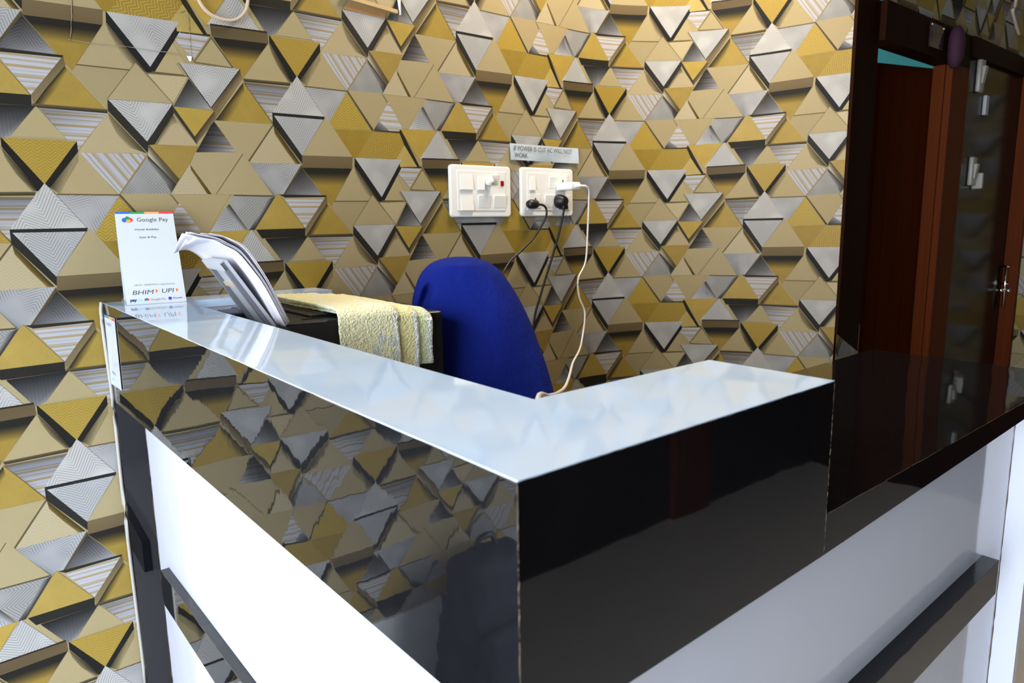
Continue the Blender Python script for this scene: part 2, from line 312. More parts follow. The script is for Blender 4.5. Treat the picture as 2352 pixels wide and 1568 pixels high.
['tan',1,[[711.9,1666.8],[649.1,1582.7],[763.4,1586.1]],[[168,152,112]],0],
['flat',2,[[718.1,1646.8],[731.7,1619.2],[753.3,1586.9],[764.2,1587.5],[714.2,1666.9]],[[150,136,98],[120,106,76],[150,136,98],[34,32,28],[90,80,58]],0],
['flat',2,[[650.5,1576.6],[756.8,1579.1],[758.7,1586.2],[647.9,1583.5]],[[50,45,34],[50,45,34],[100,89,62],[100,89,62]],0],
['knitF',5,[[775.3,1600.9],[838.5,1686.4],[716.5,1685.4]],[[163,137,61]],0],
['flat',4,[[714.6,1668.8],[764.2,1587.5],[775.3,1601.3],[716.5,1685.4],[714.8,1685.1]],[[34,33,29]],0],
['flat',4,[[776.3,1601.0],[783.8,1594.7],[838.6,1666.1],[838.2,1686.4]],[[36,35,30]],0],
['tan',1,[[309.1,1407.6],[261.8,1321.1],[372.6,1320.9]],[[168,152,112]],0],
['flat',2,[[784.0,1594.5],[799.4,1581.8],[810.7,1604.0],[837.7,1647.3],[838.4,1666.4]],[[70,62,46],[150,136,100],[140,126,90],[140,126,90],[140,126,90]],0],
['flat',2,[[263.8,1319.3],[372.5,1319.4],[372.7,1322.5],[264.0,1322.3]],[[100,89,62]],0],
['tan',3,[[777.8,1747.9],[730.1,1688.9],[820.8,1690.2]],[[168,153,113]],0],
['stripeH',1,[[289.9,1429.6],[308.2,1406.9],[367.4,1483.7],[249.9,1488.5]],[[176,176,180],[182,182,186],[172,173,178],[120,120,124]],0],
['flat',2,[[250.7,1484.8],[368.5,1483.9],[368.9,1489.5],[250.1,1490.9]],[[46,42,36],[46,42,36],[90,78,52],[96,82,54]],0],
['gold',0,[[302.1,1568.6],[244.4,1490.0],[368.9,1487.9]],[[163,137,66]],0],
['flat',1,[[832.1,1307.7],[774.4,1229.1],[794.0,1230.6],[821.1,1268.4],[837.4,1298.0]],[[40,36,28],[40,36,28],[164,138,66],[164,138,66],[164,138,66]],0],
['flat',2,[[243.4,1485.0],[368.5,1486.0],[368.3,1491.7],[242.4,1491.9]],[[56,50,38],[56,50,38],[100,89,62],[100,89,62]],0],
['stripeH',1,[[710.0,1489.0],[712.1,1514.0],[760.7,1576.3],[647.9,1575.2]],[[176,176,180],[178,178,182],[120,120,124],[110,110,114]],0],
['gold',1,[[314.0,1560.2],[376.2,1655.1],[244.2,1652.3]],[[154,129,59]],0],
['flat',2,[[253.0,1640.7],[368.0,1642.6],[376.2,1655.1],[244.2,1652.3]],[[42,39,33]],0],
['flat',2,[[275.7,1610.7],[347.4,1611.1],[368.0,1642.6],[253.0,1640.7]],[[156,130,60],[156,130,60],[42,39,33],[42,39,33]],0],
['gold',1,[[646.2,1582.3],[711.2,1666.5],[589.0,1663.6]],[[154,127,57]],0],
['flat',2,[[598.4,1650.1],[700.0,1652.0],[711.2,1666.5],[589.0,1663.6]],[[38,36,31]],0],
['flat',2,[[618.3,1622.0],[677.1,1622.4],[700.0,1652.0],[598.4,1650.1]],[[156,128,58],[156,128,58],[38,36,31],[38,36,31]],0]
]

GAIN = 0.735
def wp_material(kind):
    m = M('wallpaper_' + kind)
    gm = m.n('ShaderNodeGamma'); gm.inputs[1].default_value = 2.2; m.l(m.n('ShaderNodeVertexColor', layer_name='Col').outputs[0], gm.inputs[0])
    col = m.mix(1.0, gm.outputs[0], (GAIN, GAIN, GAIN, 1), 'MULTIPLY')
    uv = m.n('ShaderNodeUVMap', uv_map='pat').outputs[0]
    sp = m.n('ShaderNodeSeparateXYZ'); m.l(uv, sp.inputs[0]); u, v = sp.outputs[0], sp.outputs[1]
    TAU = 2 * math.pi
    def wave(x, per): return m.math('MULTIPLY_ADD', m.math('SINE', m.math('MULTIPLY', x, TAU / per)), 0.5, 0.5)
    def scaled(k): return m.mix(1.0, col, (k, k, k, 1), 'MULTIPLY')
    mp = m.n('ShaderNodeMapping'); mp.inputs['Scale'].default_value = (900, 90, 1); m.l(uv, mp.inputs[0])
    fine = m.noise(mp.outputs[0], 1.0, 2)
    rough, spec = 0.62, 0.14
    if kind == 'flat': out = m.mix(fine, scaled(0.95), scaled(1.05))
    elif kind == 'tan': out = m.mix(m.noise(uv, 22.0, 4), m.mix(fine, scaled(0.91), scaled(1.0)), m.mix(fine, scaled(0.98), scaled(1.08)))
    elif kind == 'gold':
        big = m.noise(uv, 30.0, 3); rough, spec = 0.5, 0.2
        out = m.mix(big, m.mix(fine, scaled(0.70), scaled(0.95)), m.mix(fine, scaled(0.94), scaled(1.24)))
    elif kind in ('knit', 'knitD', 'knitF', 'lknit'):
        per = {'knit': 0.011, 'knitD': 0.012, 'knitF': 0.010, 'lknit': 0.011}[kind]
        if kind == 'knitD':
            a = m.math('ADD', m.math('MULTIPLY', u, 0.55), m.math('MULTIPLY', v, 0.83)); b = m.math('SUBTRACT', m.math('MULTIPLY', u, 0.83), m.math('MULTIPLY', v, 0.55)); U, Vv = a, b
        else: U, Vv = u, v
        chev = m.math('ADD', Vv, m.math('MULTIPLY', m.math('PINGPONG', U, per), 0.9))
        w1 = wave(chev, per * 0.62); rows = wave(Vv, per * 2.1)
        w = m.math('MULTIPLY', m.math('POWER', w1, 1.4), m.math('MULTIPLY_ADD', m.noise(uv, 160.0, 2), 0.9, 0.35), clamp=True)
        k = {'knit': (0.78, 1.28), 'knitD': (0.76, 1.3), 'knitF': (0.84, 1.22), 'lknit': (0.9, 1.06)}[kind]
        hi = scaled(k[1])
        if kind == 'lknit': out = m.mix(m.math('MULTIPLY', w, 0.9), hi, m.mix(0.75, col, lin((134, 130, 124))))
        else: out = m.mix(w, scaled(k[0]), hi)
        rough, spec = 0.5, 0.2
    elif kind == 'zig':
        chev = m.math('ADD', v, m.math('MULTIPLY', m.math('PINGPONG', m.math('ADD', u, m.math('MULTIPLY', m.noise(uv, 7.0, 0), 0.02)), 0.034), 1.0))
        s = m.ramp(wave(chev, 0.0068), 0.25, 0.75)
        fade = m.ramp(m.noise(uv, 13.0, 1), 0.36, 0.52)
        out = m.mix(m.math('MULTIPLY', s, fade), scaled(1.04), scaled(0.70))
    elif kind in ('stripeH', 'stripeD'):
        a = m.ramp(wave(v, 0.0196), 0.88, 0.93); b = m.ramp(wave(m.math('ADD', v, 0.004), 0.0131), 0.92, 0.97); c = m.ramp(wave(v, 0.0087), 0.84, 0.95)
        g = lin((158, 138, 88))
        out = m.mix(m.math('MULTIPLY', c, 0.4), scaled(1.0), scaled(0.58))
        out = m.mix(m.math('MULTIPLY', b, 0.8), out, m.mix(1.0, scaled(2.2), g, 'MULTIPLY')); out = m.mix(m.math('MULTIPLY', a, 0.85), out, m.mix(1.0, scaled(2.3), g, 'MULTIPLY'))
    else:
        s = m.ramp(wave(u, 0.0062), 0.4, 0.9); out = m.mix(m.math('MULTIPLY', s, 0.4), scaled(1.04), scaled(0.72))
    m.set(color=out, rough=rough, spec=spec)
    m.bump(fine, 0.3, 0.0002)
    return m.m
WP_KINDS = ['flat', 'tan', 'gold', 'knit', 'knitD', 'knitF', 'lknit', 'zig', 'stripeH', 'stripeD', 'vline']
WP_MATS = [wp_material(k) for k in WP_KINDS]

def wallpaper(name, place, s0, s1, z0, z1, cuts=None, shift=(0.0, 0.0), label=None):
    """the print laid out as flat polygons on a wall; place(s, z, lift) gives the point on the wall"""
    V, F, MI, CC, UV = [], [], [], [], []
    def clip(poly, axis, val, keep_greater):
        out = []; n = len(poly)
        for i in range(n):
            a, b = poly[i], poly[(i + 1) % n]
            ia = (a[axis] >= val) == keep_greater or a[axis] == val; ib = (b[axis] >= val) == keep_greater or b[axis] == val
            if ia: out.append(a)
            if ia != ib:
                t = (val - a[axis]) / (b[axis] - a[axis]); q = [x + (y - x) * t for x, y in zip(a, b)]; q[axis] = val; out.append(q)
        return out
    def emit(poly, mi, lift):
        base = len(V)
        for q in poly:
            V.append(place(q[0], q[1], lift)); CC.append(q[2:5]); UV.append(q[5:7])
        F.append(list(range(base, len(V)))); MI.append(mi)
    def put(poly, mi, lift):
        for ax, val, g in ((0, s0, True), (0, s1, False), (1, z0, True), (1, z1, False)):
            lo = min(q[ax] for q in poly); hi = max(q[ax] for q in poly)
            if (g and hi <= val) or (not g and lo >= val): return
            if lo < val < hi: poly = clip(poly, ax, val, g)
            if len(poly) < 3: return
        if cuts:
            lo = min(q[0] for q in poly); hi = max(q[0] for q in poly)
            inner = [c for c in cuts if lo < c < hi]; rest = poly
            for c in inner:
                left = clip(rest, 0, c, False); rest = clip(rest, 0, c, True)
                if len(left) >= 3: emit(left, mi, lift)
                if len(rest) < 3: return
            emit(rest, mi, lift)
        else: emit(poly, mi, lift)
    bc = [166 / 255, 151 / 255, 113 / 255]
    put([[s0, z0] + bc + [s0, z0], [s1, z0] + bc + [s1, z0], [s1, z1] + bc + [s1, z1], [s0, z1] + bc + [s0, z1]], 1, 0.0)
    i0 = int(math.floor((s0 - 1.4 - shift[0]) / TILE_W)); i1 = int(math.ceil((s1 + 0.2 - shift[0]) / TILE_W))
    j0 = int(math.floor((z0 - 2.3 - shift[1]) / TILE_V)); j1 = int(math.ceil((z1 + 0.2 - shift[1]) / TILE_V))
    for i in range(i0, i1 + 1):
        for j in range(j0, j1 + 1):
            du = i * TILE_W + shift[0]; dv = j * TILE_V - (i % 2) * TILE_V / 2 + 0.12 + shift[1]
            for k, (kind, layer, pts, cols, rot) in enumerate(TILE):
                us = [a / 1000 + du for a, b in pts]; vs = [b / 1000 + dv for a, b in pts]
                if max(us) < s0 or min(us) > s1 or max(vs) < z0 or min(vs) > z1: continue
                cr, sr = math.cos(rot), math.sin(rot); poly = []
                for q, (a, b) in enumerate(pts):
                    c = [k_ / 255 for k_ in (cols[q] if len(cols) > 1 else cols[0])]; x, y = a / 1000, b / 1000
                    poly.append([us[q], vs[q], c[0], c[1], c[2], x * cr + y * sr, -x * sr + y * cr])
                put(poly, WP_KINDS.index(kind), 0.0002 + layer * 0.00012 + k * 0.000001)
    me = bpy.data.meshes.new(name); me.from_pydata(V, [], F); me.update()
    me.polygons.foreach_set('material_index', MI)
    ca = me.color_attributes.new('Col', 'FLOAT_COLOR', 'POINT')
    flatc = []
    for c in CC: flatc += [c[0], c[1], c[2], 1.0]
    ca.data.foreach_set('color', flatc)
    ul = me.uv_layers.new(name='pat'); vi = [0] * len(me.loops); me.loops.foreach_get('vertex_index', vi); fu = []
    for x in vi: fu += UV[x]
    ul.data.foreach_set('uv', fu)
    o = link(name, me, WP_MATS); tag(o, kind='structure')
    if label: o['label'] = label
    return o

# ------------------------------------------------------------------ room
XS, RHO, PHM = 1.6784, 0.537, 1.2853           # start, radius and turn of the curved corner
SE = 2.609; X3, Y3 = 2.2614, -0.6164           # where the curved wall ends
X4 = 3.816
NODES = [XS + k * 0.01 for k in range(int(RHO * PHM / 0.01) + 1)] + [XS + RHO * PHM]
def curve_pt(s):
    if s <= XS: return (s, 0.0, 0.0, -1.0)
    ph = min((s - XS) / RHO, PHM); e = max(0.0, s - XS - RHO * PHM)
    return (XS + RHO * math.sin(ph) + e * math.cos(ph), -(RHO * (1 - math.cos(ph)) + e * math.sin(ph)), -math.sin(ph), -math.cos(ph))
def back_place(s, z, h):
    if XS < s < NODES[-1]:
        k = min(int((s - XS) / 0.01 + 1e-9), len(NODES) - 2); a, b = NODES[k], NODES[k + 1]; t = min(1.0, max(0.0, (s - a) / (b - a)))
        A, B = curve_pt(a), curve_pt(b); x, y, nx, ny = [p + (q - p) * t for p, q in zip(A, B)]
    else: x, y, nx, ny = curve_pt(s)
    return (x + nx * h, y + ny * h, z)
CEIL = 2.75
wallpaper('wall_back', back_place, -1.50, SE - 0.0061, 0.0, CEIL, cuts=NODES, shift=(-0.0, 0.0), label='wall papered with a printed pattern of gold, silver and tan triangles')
# the passage wall on the right that holds the doors, and the end wall
def right_place(s, z, h): return (X3 + (s - SE), Y3 - h, z)
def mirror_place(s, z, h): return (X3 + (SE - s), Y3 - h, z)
def end_place(s, z, h): return (X4 - h, Y3 - (s - SE), z)
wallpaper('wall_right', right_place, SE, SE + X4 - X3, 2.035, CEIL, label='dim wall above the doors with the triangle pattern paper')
o = wallpaper('wall_reflection_strip', mirror_place, SE - 0.16, SE, 0.0, 1.02, label='narrow strip of mirrored print standing in for a reflection, under the dark casing')  # reflection of the curved wall put in as mirrored print
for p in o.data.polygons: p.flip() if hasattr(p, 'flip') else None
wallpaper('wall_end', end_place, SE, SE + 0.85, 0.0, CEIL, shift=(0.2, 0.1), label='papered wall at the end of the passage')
ew = empty('wall_end_panelled', (X4, -2.2, 0)); tag(ew, 'dark wood panelled stretch of the end wall, out of view', kind='structure')
boxo('panelling', X4, X4 + 0.08, -2.95, Y3 - 0.85, 0, CEIL, wood_dark, ew)
d3 = empty('door_3', (2.64, -2.95, 0)); tag(d3, 'closed brown wooden door opposite the counter, out of view', kind='structure')
boxo('door_leaf', 2.52, 2.80, -2.9495, -2.92, 0, 2.0, wood_red, d3, 0.004)
for z in (0.25, 1.15): boxo('door_panel', 2.56, 2.76, -2.9199, -2.912, z, z + 0.7, wood_red, d3, 0.003)
floor = boxo('floor', -4.5, 4.4, -4.6, 1.6, -0.12, 0.0, tile_fl); tag(floor, kind='structure')
ceil = boxo('ceiling', -1.60, 4.2, -3.05, 1.5, CEIL, CEIL + 0.1, plaster); tag(ceil, kind='structure')
tag(boxo('wall_front', -1.60, 4.2, -3.05, -2.95, 0, CEIL, simple('dark_brown_panelling', (26, 19, 14), 0.5, gs=10)), kind='structure')
lw = empty('wall_left', (-1.55, -2.1, 0)); tag(lw, kind='structure')
boxo('pier', -1.60, -1.50, -0.57, 0.0, 0, CEIL, plaster, lw); boxo('pier', -1.60, -1.50, -2.95, -2.53, 0, CEIL, simple('dark_brown_pier', (34, 26, 20), 0.5, gs=10), lw); boxo('lintel', -1.60, -1.50, -2.53, -0.57, 2.5, CEIL, plaster, lw)
tag(boxo('baseboard_back', -1.50, 0.30, -0.014, 0.0, 0.0, 0.26, simple('pale_skirting', (196, 200, 200), 0.3, gs=12)), kind='structure')
# the room behind door 101
rm = empty('wall_teal_room', (3.0, 0.6, 0)); tag(rm, kind='structure')
boxo('teal_wall', 2.0, 4.2, 1.3, 1.4, 0, CEIL, teal, rm); boxo('teal_wall', 4.1, 4.2, -0.55, 1.3, 0, CEIL, teal, rm); boxo('teal_wall', 2.30, 2.36, 0.0, 1.3, 0, CEIL, teal, rm)
# teal room lamp: a small tube light on its ceiling
ld = bpy.data.lights.new('teal_room_tube', 'AREA'); ld.shape = 'RECTANGLE'; ld.size = 0.9; ld.size_y = 0.1; ld.energy = 9.0; ld.color = (1.0, 0.96, 0.9)
lo = bpy.data.objects.new('teal_room_tube', ld); COL.objects.link(lo); lo.location = (3.2, 0.5, 2.7)
# warm lamp over the reception recess
wl_ = empty('ceiling_lamp', (1.55, -0.42, 2.75)); tag(wl_, 'round warm ceiling lamp over the reception recess', 'lamp')
bm = bmesh.new(); bmesh.ops.create_cone(bm, cap_ends=True, segments=24, radius1=0.29, radius2=0.30, depth=0.03, matrix=Matrix.Translation((1.55, -0.42, 2.732))); bm_obj('lamp_body', bm, white_pl, wl_)
ld = bpy.data.lights.new('ceiling_lamp_light', 'AREA'); ld.shape = 'DISK'; ld.size = 0.55; ld.energy = 30.0; ld.color = (1.0, 0.83, 0.63)
lo = bpy.data.objects.new('ceiling_lamp_light', ld); COL.objects.link(lo); lo.location = (1.55, -0.42, 2.71)

# ------------------------------------------------------------------ passage doors
ZL = 1.913; ZT = 2.03
d1 = empty('door_1', (2.7, Y3, 0)); tag(d1, 'dark brown varnished door of room 101 standing slightly open', kind='structure')
bm = bmesh.new(); hexa(bm, [(2.262, Y3 - 0.003, 1.005), (2.412, Y3 - 0.003, 0.93), (2.412, Y3 + 0.04, 0.93), (2.262, Y3 + 0.04, 1.005), (2.262, Y3 - 0.003, ZT), (2.412, Y3 - 0.003, ZT), (2.412, Y3 + 0.04, ZT), (2.262, Y3 + 0.04, ZT)]); bm_obj('casing', bm, wood_dark, d1)
boxo('casing', 2.412, 3.135, Y3 - 0.022, Y3 + 0.04, ZL, ZT, wood_dark, d1)
boxo('casing', 2.972, 3.135, Y3 - 0.022, Y3 + 0.04, 0, ZL, wood_red, d1)
boxo('door_stop', 2.962, 2.972, Y3 - 0.0, Y3 + 0.04, 0, ZL, wood_red, d1)
boxo('casing', 2.412, 2.425, Y3 + 0.0, Y3 + 0.04, 0, 0.93, wood_dark, d1)
aa = math.radians(16); hx, hy = 2.972, Y3 + 0.042; dx, dy = -math.cos(aa), math.sin(aa); nx, ny = math.sin(aa) * 0.035, math.cos(aa) * 0.035
wl2 = 0.62
bm = bmesh.new(); q = [(hx, hy), (hx + nx, hy + ny), (hx + dx * wl2 + nx, hy + dy * wl2 + ny), (hx + dx * wl2, hy + dy * wl2)]
hexa(bm, [(a, b, 0.01) for a, b in q[::-1]] + [(a, b, ZL - 0.006) for a, b in q[::-1]]); leaf = bm_obj('door_leaf', bm, wood_leaf, d1)
for k in range(9):      # vertical plank strips of the leaf
    t0 = 0.02 + k * (wl2 - 0.03) / 9; t1 = t0 + (wl2 - 0.03) / 9 - 0.006; e = 0.004
    q = [(hx + dx * t0 - nx / 0.035 * e, hy + dy * t0 - ny / 0.035 * e), (hx + dx * t0, hy + dy * t0), (hx + dx * t1, hy + dy * t1), (hx + dx * t1 - nx / 0.035 * e, hy + dy * t1 - ny / 0.035 * e)]
    bm = bmesh.new(); hexa(bm, [(a, b, 0.02) for a, b in q[::-1]] + [(a, b, ZL - 0.02) for a, b in q[::-1]]); bmesh.ops.recalc_face_normals(bm, faces=bm.faces); bm_obj('plank', bm, wood_leaf, leaf)
# polished panel between the doors
pn = empty('trim_1', (3.47, Y3, 0)); tag(pn, 'polished near-black wood panelling beside door 101', kind='structure')
boxo('panel', 3.135, X4, Y3 - 0.012, Y3 + 0.08, 0, ZT, wood_gloss, pn)
boxo('cornice', 3.135, X4, Y3 - 0.03, Y3 + 0.08, ZT - 0.07, ZT, wood_dark, pn)
# second door on the end wall, only its stile shows
d2 = empty('door_2', (X4, Y3 - 0.03, 0)); tag(d2, 'brown varnished door stile with a chrome bolt at the passage end', kind='structure')
boxo('stile', X4 - 0.03, X4 - 0.001, Y3 - 0.070, Y3 - 0.013, 0, ZT, wood_red, d2)
bolt = tubeo('bolt', [(X4 - 0.045, Y3 - 0.030, z) for z in (0.965, 1.15)], 0.006, chrome, d2)
for z in (1.145, 1.068): tubeo('bolt_bar', [(X4 - 0.045, Y3 - 0.016, z), (X4 - 0.045, Y3 - 0.045, z)], 0.004, chrome, bolt)
for y in (Y3 - 0.018, Y3 - 0.046):
    bm = bmesh.new(); bmesh.ops.create_uvsphere(bm, u_segments=12, v_segments=8, radius=0.011, matrix=Matrix.Translation((X4 - 0.048, y, 1.038))); bm_obj('bolt_knob', bm, chrome, bolt, True)
# room number plate
rn = empty('room_number_plate', (2.79, Y3 - 0.022, 1.94)); tag(rn, 'clear acrylic plate reading 101 on the dark lintel', 'sign')
acr = simple('brown_acrylic', (40, 26, 24), 0.08, gs=20); boxo('plate', 2.735, 2.848, Y3 - 0.028, Y3 - 0.0225, 1.938, 2.015, acr, rn, 0.001)
text('number', '101', 0.06, simple('plate_number_ink', (110, 86, 80), 0.4), rn, (2.791, Y3 - 0.0285, 1.955), (1, 0, 0), (0, 0, 1), 'CENTER', 0.95)
for cx in (2.741, 2.842):
    bm = bmesh.new(); bmesh.ops.create_uvsphere(bm, u_segments=10, v_segments=6, radius=0.004, matrix=Matrix.Translation((cx, Y3 - 0.029, 2.009))); bm_obj('screw', bm, chrome, rn, True)
bm = bmesh.new(); tube(bm, [(2.93, Y3 - 0.04, 2.03 - k * 0.02) for k in range(8)], [0.010, 0.022, 0.027, 0.030, 0.028, 0.028, 0.022, 0.012], 12); bmesh.ops.recalc_face_normals(bm, faces=bm.faces)
tag(bm_obj('door_ornament', bm, magenta, None, True), 'dark magenta cloth ornament hanging beside the 101 plate', 'ornament')
dull_pl = simple('dimmed_white_plastic', (150, 148, 138), 0.35, gs=20)  # white plastic with the dimness of the passage put into its colour
def bell(name, x, z, h, label, plug=False):
    t = empty(name, (x, Y3 - 0.012, z - h / 2)); tag(t, label, 'switch')
    boxo('backplate', x - 0.026, x + 0.026, Y3 - 0.030, Y3 - 0.0125, z - h / 2, z + h / 2, dull_pl, t, 0.006, 2, True)
    bm = bmesh.new(); hexa(bm, [(x - 0.012, Y3 - 0.034, z - h * 0.25), (x + 0.012, Y3 - 0.034, z - h * 0.25), (x + 0.012, Y3 - 0.029, z - h * 0.25), (x - 0.012, Y3 - 0.029, z - h * 0.25), (x - 0.012, Y3 - 0.042, z + h * 0.25), (x + 0.012, Y3 - 0.042, z + h * 0.25), (x + 0.012, Y3 - 0.029, z + h * 0.25), (x - 0.012, Y3 - 0.029, z + h * 0.25)]); bmesh.ops.recalc_face_normals(bm, faces=bm.faces); bm_obj('rocker', bm, dull_pl, t)
    if plug: boxo('plug', x + 0.026, x + 0.045, Y3 - 0.05, Y3 - 0.0125, z - h * 0.62, z - h * 0.05, dull_pl, t, 0.005)
bell('wall_switch', 3.255, 1.905, 0.125, 'upper white switch box on the dark panelling beside door 101')
bell('wall_switch', 3.262, 1.545, 0.11, 'lower white switch box with a plug on the dark panelling', True)
t = empty('wall_indicator', (3.345, Y3 - 0.012, 1.77)); tag(t, 'small grey indicator strip between the two white switch boxes', 'indicator'); boxo('indicator_case', 3.33, 3.362, Y3 - 0.026, Y3 - 0.0125, 1.765, 1.84, grey_pl, t, 0.003)
tag(tubeo('passage_cable', spline([(3.62, Y3 - 0.008, 2.745), (3.62, Y3 - 0.008, 2.55), (3.61, Y3 - 0.01, 2.24), (3.575, Y3 - 0.012, 2.20), (3.62, Y3 - 0.01, 2.165), (3.70, Y3 - 0.008, 2.12)], 6), 0.006, cream_w), 'thin pale cable drooping on the dim paper above the passage', 'cable')

# ------------------------------------------------------------------ reception counter
XL, XI, XR = 0.3206, 0.4530, 0.7045          # outer face, inner edge, right end of the raised ledge
YF, YI = -1.3583, -1.2210
ZB0, ZB1, ZB2, ZB3 = 1.010, 1.040, 1.046, 1.062   # lower edge of the black band: at wall, near corner left/right, far right
XE = 1.590; ZS = 1.088; YB = -1.015             # lower black slab
ct = empty('reception_counter', (0.6, -0.9, 0)); tag(ct, 'L-shaped reception counter with white top and glossy black fronts', 'counter')
# white top (L)
T = 0.0008
ol = [(XL, -0.002), (XL, YF), (XR, YF), (XR, YI), (XI, YI), (XI, -0.002)]
vs = [(x, y, ZC - T) for x, y in ol] + [(x, y, ZC) for x, y in ol]
mesh('white_top', vs, [[0, 1, 4, 5][::-1], [1, 2, 3, 4][::-1], [6, 7, 10, 11], [7, 8, 9, 10]] + [[i, (i + 1) % 6, 6 + (i + 1) % 6, 6 + i] for i in range(6)], top_lam, ct)
def gridface(name, p00, p10, p11, p01, nu, nv, mat, back):
    """front sheet of a board, given by its four corners, with its thickness towards `back`"""
    bm = bmesh.new(); p = [Vector(q) for q in (p00, p10, p11, p01)]; b = Vector(back)
    hexa(bm, [p[0], p[1], p[1] + b, p[0] + b, p[3], p[2], p[2] + b, p[3] + b]); bmesh.ops.recalc_face_normals(bm, faces=bm.faces); return bm_obj(name, bm, mat, ct)
def mitred(name, front, back, mat):
    bm = bmesh.new(); p = [Vector(q) for q in front]; b = [Vector(q) for q in back]
    hexa(bm, [p[0], p[1], b[1], b[0], p[3], p[2], b[2], b[3]]); bmesh.ops.recalc_face_normals(bm, faces=bm.faces); return bm_obj(name, bm, mat, ct)
TH = 0.018
mitred('side_band', [(XL, -0.002, ZB0), (XL, YF, ZB1), (XL, YF, ZC - T), (XL, -0.002, ZC - T)], [(XL + TH, -0.002, ZB0), (XL + TH, YF + TH, ZB1), (XL + TH, YF + TH, ZC - T), (XL + TH, -0.002, ZC - T)], black_lam)
mitred('front_band', [(XL, YF, ZB1), (XR, YF, ZB2), (XR, YF, ZC - T), (XL, YF, ZC - T)], [(XL + TH, YF + TH, ZB1), (XR, YF + TH, ZB2), (XR, YF + TH, ZC - T), (XL + TH, YF + TH, ZC - T)], black_gl)
gridface('end_band', (XR - 0.0003, YF + 0.0004, ZS), (XR - 0.0003, YI - 0.0004, ZS), (XR - 0.0003, YI - 0.0004, ZC - T), (XR - 0.0003, YF + 0.0004, ZC - T), 1, 1, black_gl, (-0.018, 0, 0))
gridface('inner_band', (XI, -0.002, 1.0), (XI, YI, 1.0), (XI, YI, ZC - T), (XI, -0.002, ZC - T), 1, 1, white_lam, (-0.018, 0, 0))
gridface('inner_band', (XI, YI, 1.0), (XR, YI, 1.0), (XR, YI, ZC - T), (XI, YI, ZC - T), 1, 1, white_lam, (0, -0.018, 0))
# undersides of the overhang
mesh('soffit', [(XL, -0.002, ZB0), (XL, YF, ZB1), (0.40, YF, ZB1), (0.40, -0.002, ZB0)], [[0, 1, 2, 3]], black_lam, ct)
# lower black slab
bm = bmesh.new(); hexa(bm, [(XR + 0.0003, YF, ZB2), (XE, YF, ZB3 + 0.008), (XE, YB, ZB3 + 0.008), (XR + 0.0003, YB, ZB2), (XR + 0.0003, YF, ZS), (XE, YF, ZS + 0.004), (XE, YB, ZS + 0.004), (XR + 0.0003, YB, ZS)]); bm_obj('lower_slab', bm, black_gl, ct)
# recessed white fronts, end fins and black rails
XP = 0.372; YP = -1.322; XF = 1.425
gridface('side_panel', (XP, -0.02, 0), (XP, YP, 0), (XP, YP, 1.035), (XP, -0.02, 1.035), 1, 1, white_lam, (0.018, 0, 0))
gridface('front_panel', (XP, YP, 0), (XF, YP, 0), (XF, YP, 1.055), (XP, YP, 1.055), 1, 1, white_lam, (0, 0.018, 0))
gridface('side_fin', (XL, -0.018, 0), (XP + 0.01, -0.018, 0), (XP + 0.01, -0.018, ZB0 + 0.003), (XL, -0.018, ZB0 + 0.002), 1, 1, black_gl, (0, 0.016, 0))
gridface('front_fin', (XF, YF, 0), (XF, YP, 0), (XF, YP, 1.062), (XF, YF, 1.062), 1, 1, white_lam, (0.02, 0, 0))
gridface('slab_support', (XE - 0.15, YB, 0), (XF, YP + 0.018, 0), (XF, YP + 0.018, 1.06), (XE - 0.15, YB, 1.06), 1, 1, white_lam, (0.018, 0, 0))
bm = bmesh.new(); hexa(bm, [(0.355, -1.30, 0.615), (XP, -1.30, 0.615), (XP, -0.108, 0.572), (0.355, -0.108, 0.572), (0.355, -1.30, 0.708), (XP, -1.30, 0.708), (XP, -0.108, 0.651), (0.355, -0.108, 0.651)]); bm_obj('side_rail', bm, black_gl, ct)
bm = bmesh.new(); hexa(bm, [(0.39, -1.345, 0.742), (1.326, -1.345, 0.768), (1.326, YP, 0.768), (0.39, YP, 0.742), (0.39, -1.345, 0.802), (1.326, -1.345, 0.826), (1.326, YP, 0.826), (0.39, YP, 0.802)]); bm_obj('front_rail', bm, black_gl, ct)
# narrow return shelf against the papered wall
boxo('return_shelf', XI, 0.787, -0.10, -0.002, 1.203, ZC - 0.0005, top_lam, ct)
boxo('return_front', XI, 0.787, -0.098, -0.080, 0.99, 1.203, white_lam, ct)
# worn bare edges of the laminate
def wornedge(a, b, w=0.0009, n=60, j=0.0004):
    A, B = Vector(a), Vector(b); pts = [A.lerp(B, k / n) + Vector((random.uniform(-j, j), random.uniform(-j, j), random.uniform(-j, j))) for k in range(n + 1)]
    tubeo('worn_edge', pts, [w * random.uniform(0.35, 1.0) for _ in pts], edge_m, ct, 5)
wornedge((XL, -0.01, ZC - 0.001), (XL, YF, ZC - 0.001), 0.0004); wornedge((XL, YF, ZC - 0.001), (XR, YF, ZC - 0.001), 0.0003)
wornedge((XL, YF, ZC - 0.002), (XL, YF, ZB1), 0.0005, 40, 0.0002); wornedge((XR, YF, ZC - 0.003), (XR, YF, ZB2), 0.0004, 40, 0.0002)
wornedge((XR, YF, ZS), (XE, YF, ZS + 0.004), 0.0003, 50, 0.0003); wornedge((XF - 0.0005, YP - 0.0005, 0.0), (XF - 0.0005, YP - 0.0005, 1.05), 0.0012, 40)
wornedge((XP - 0.0005, -0.019, 0), (XP - 0.0005, -0.019, 1.02), 0.0011, 50, 0.0006); wornedge((0.355, -0.108, 0.651), (0.355, -1.30, 0.708), 0.0006, 60, 0.0005)
wornedge((1.326, -1.345, 0.826), (0.39, -1.345, 0.802), 0.0006, 60, 0.0005)
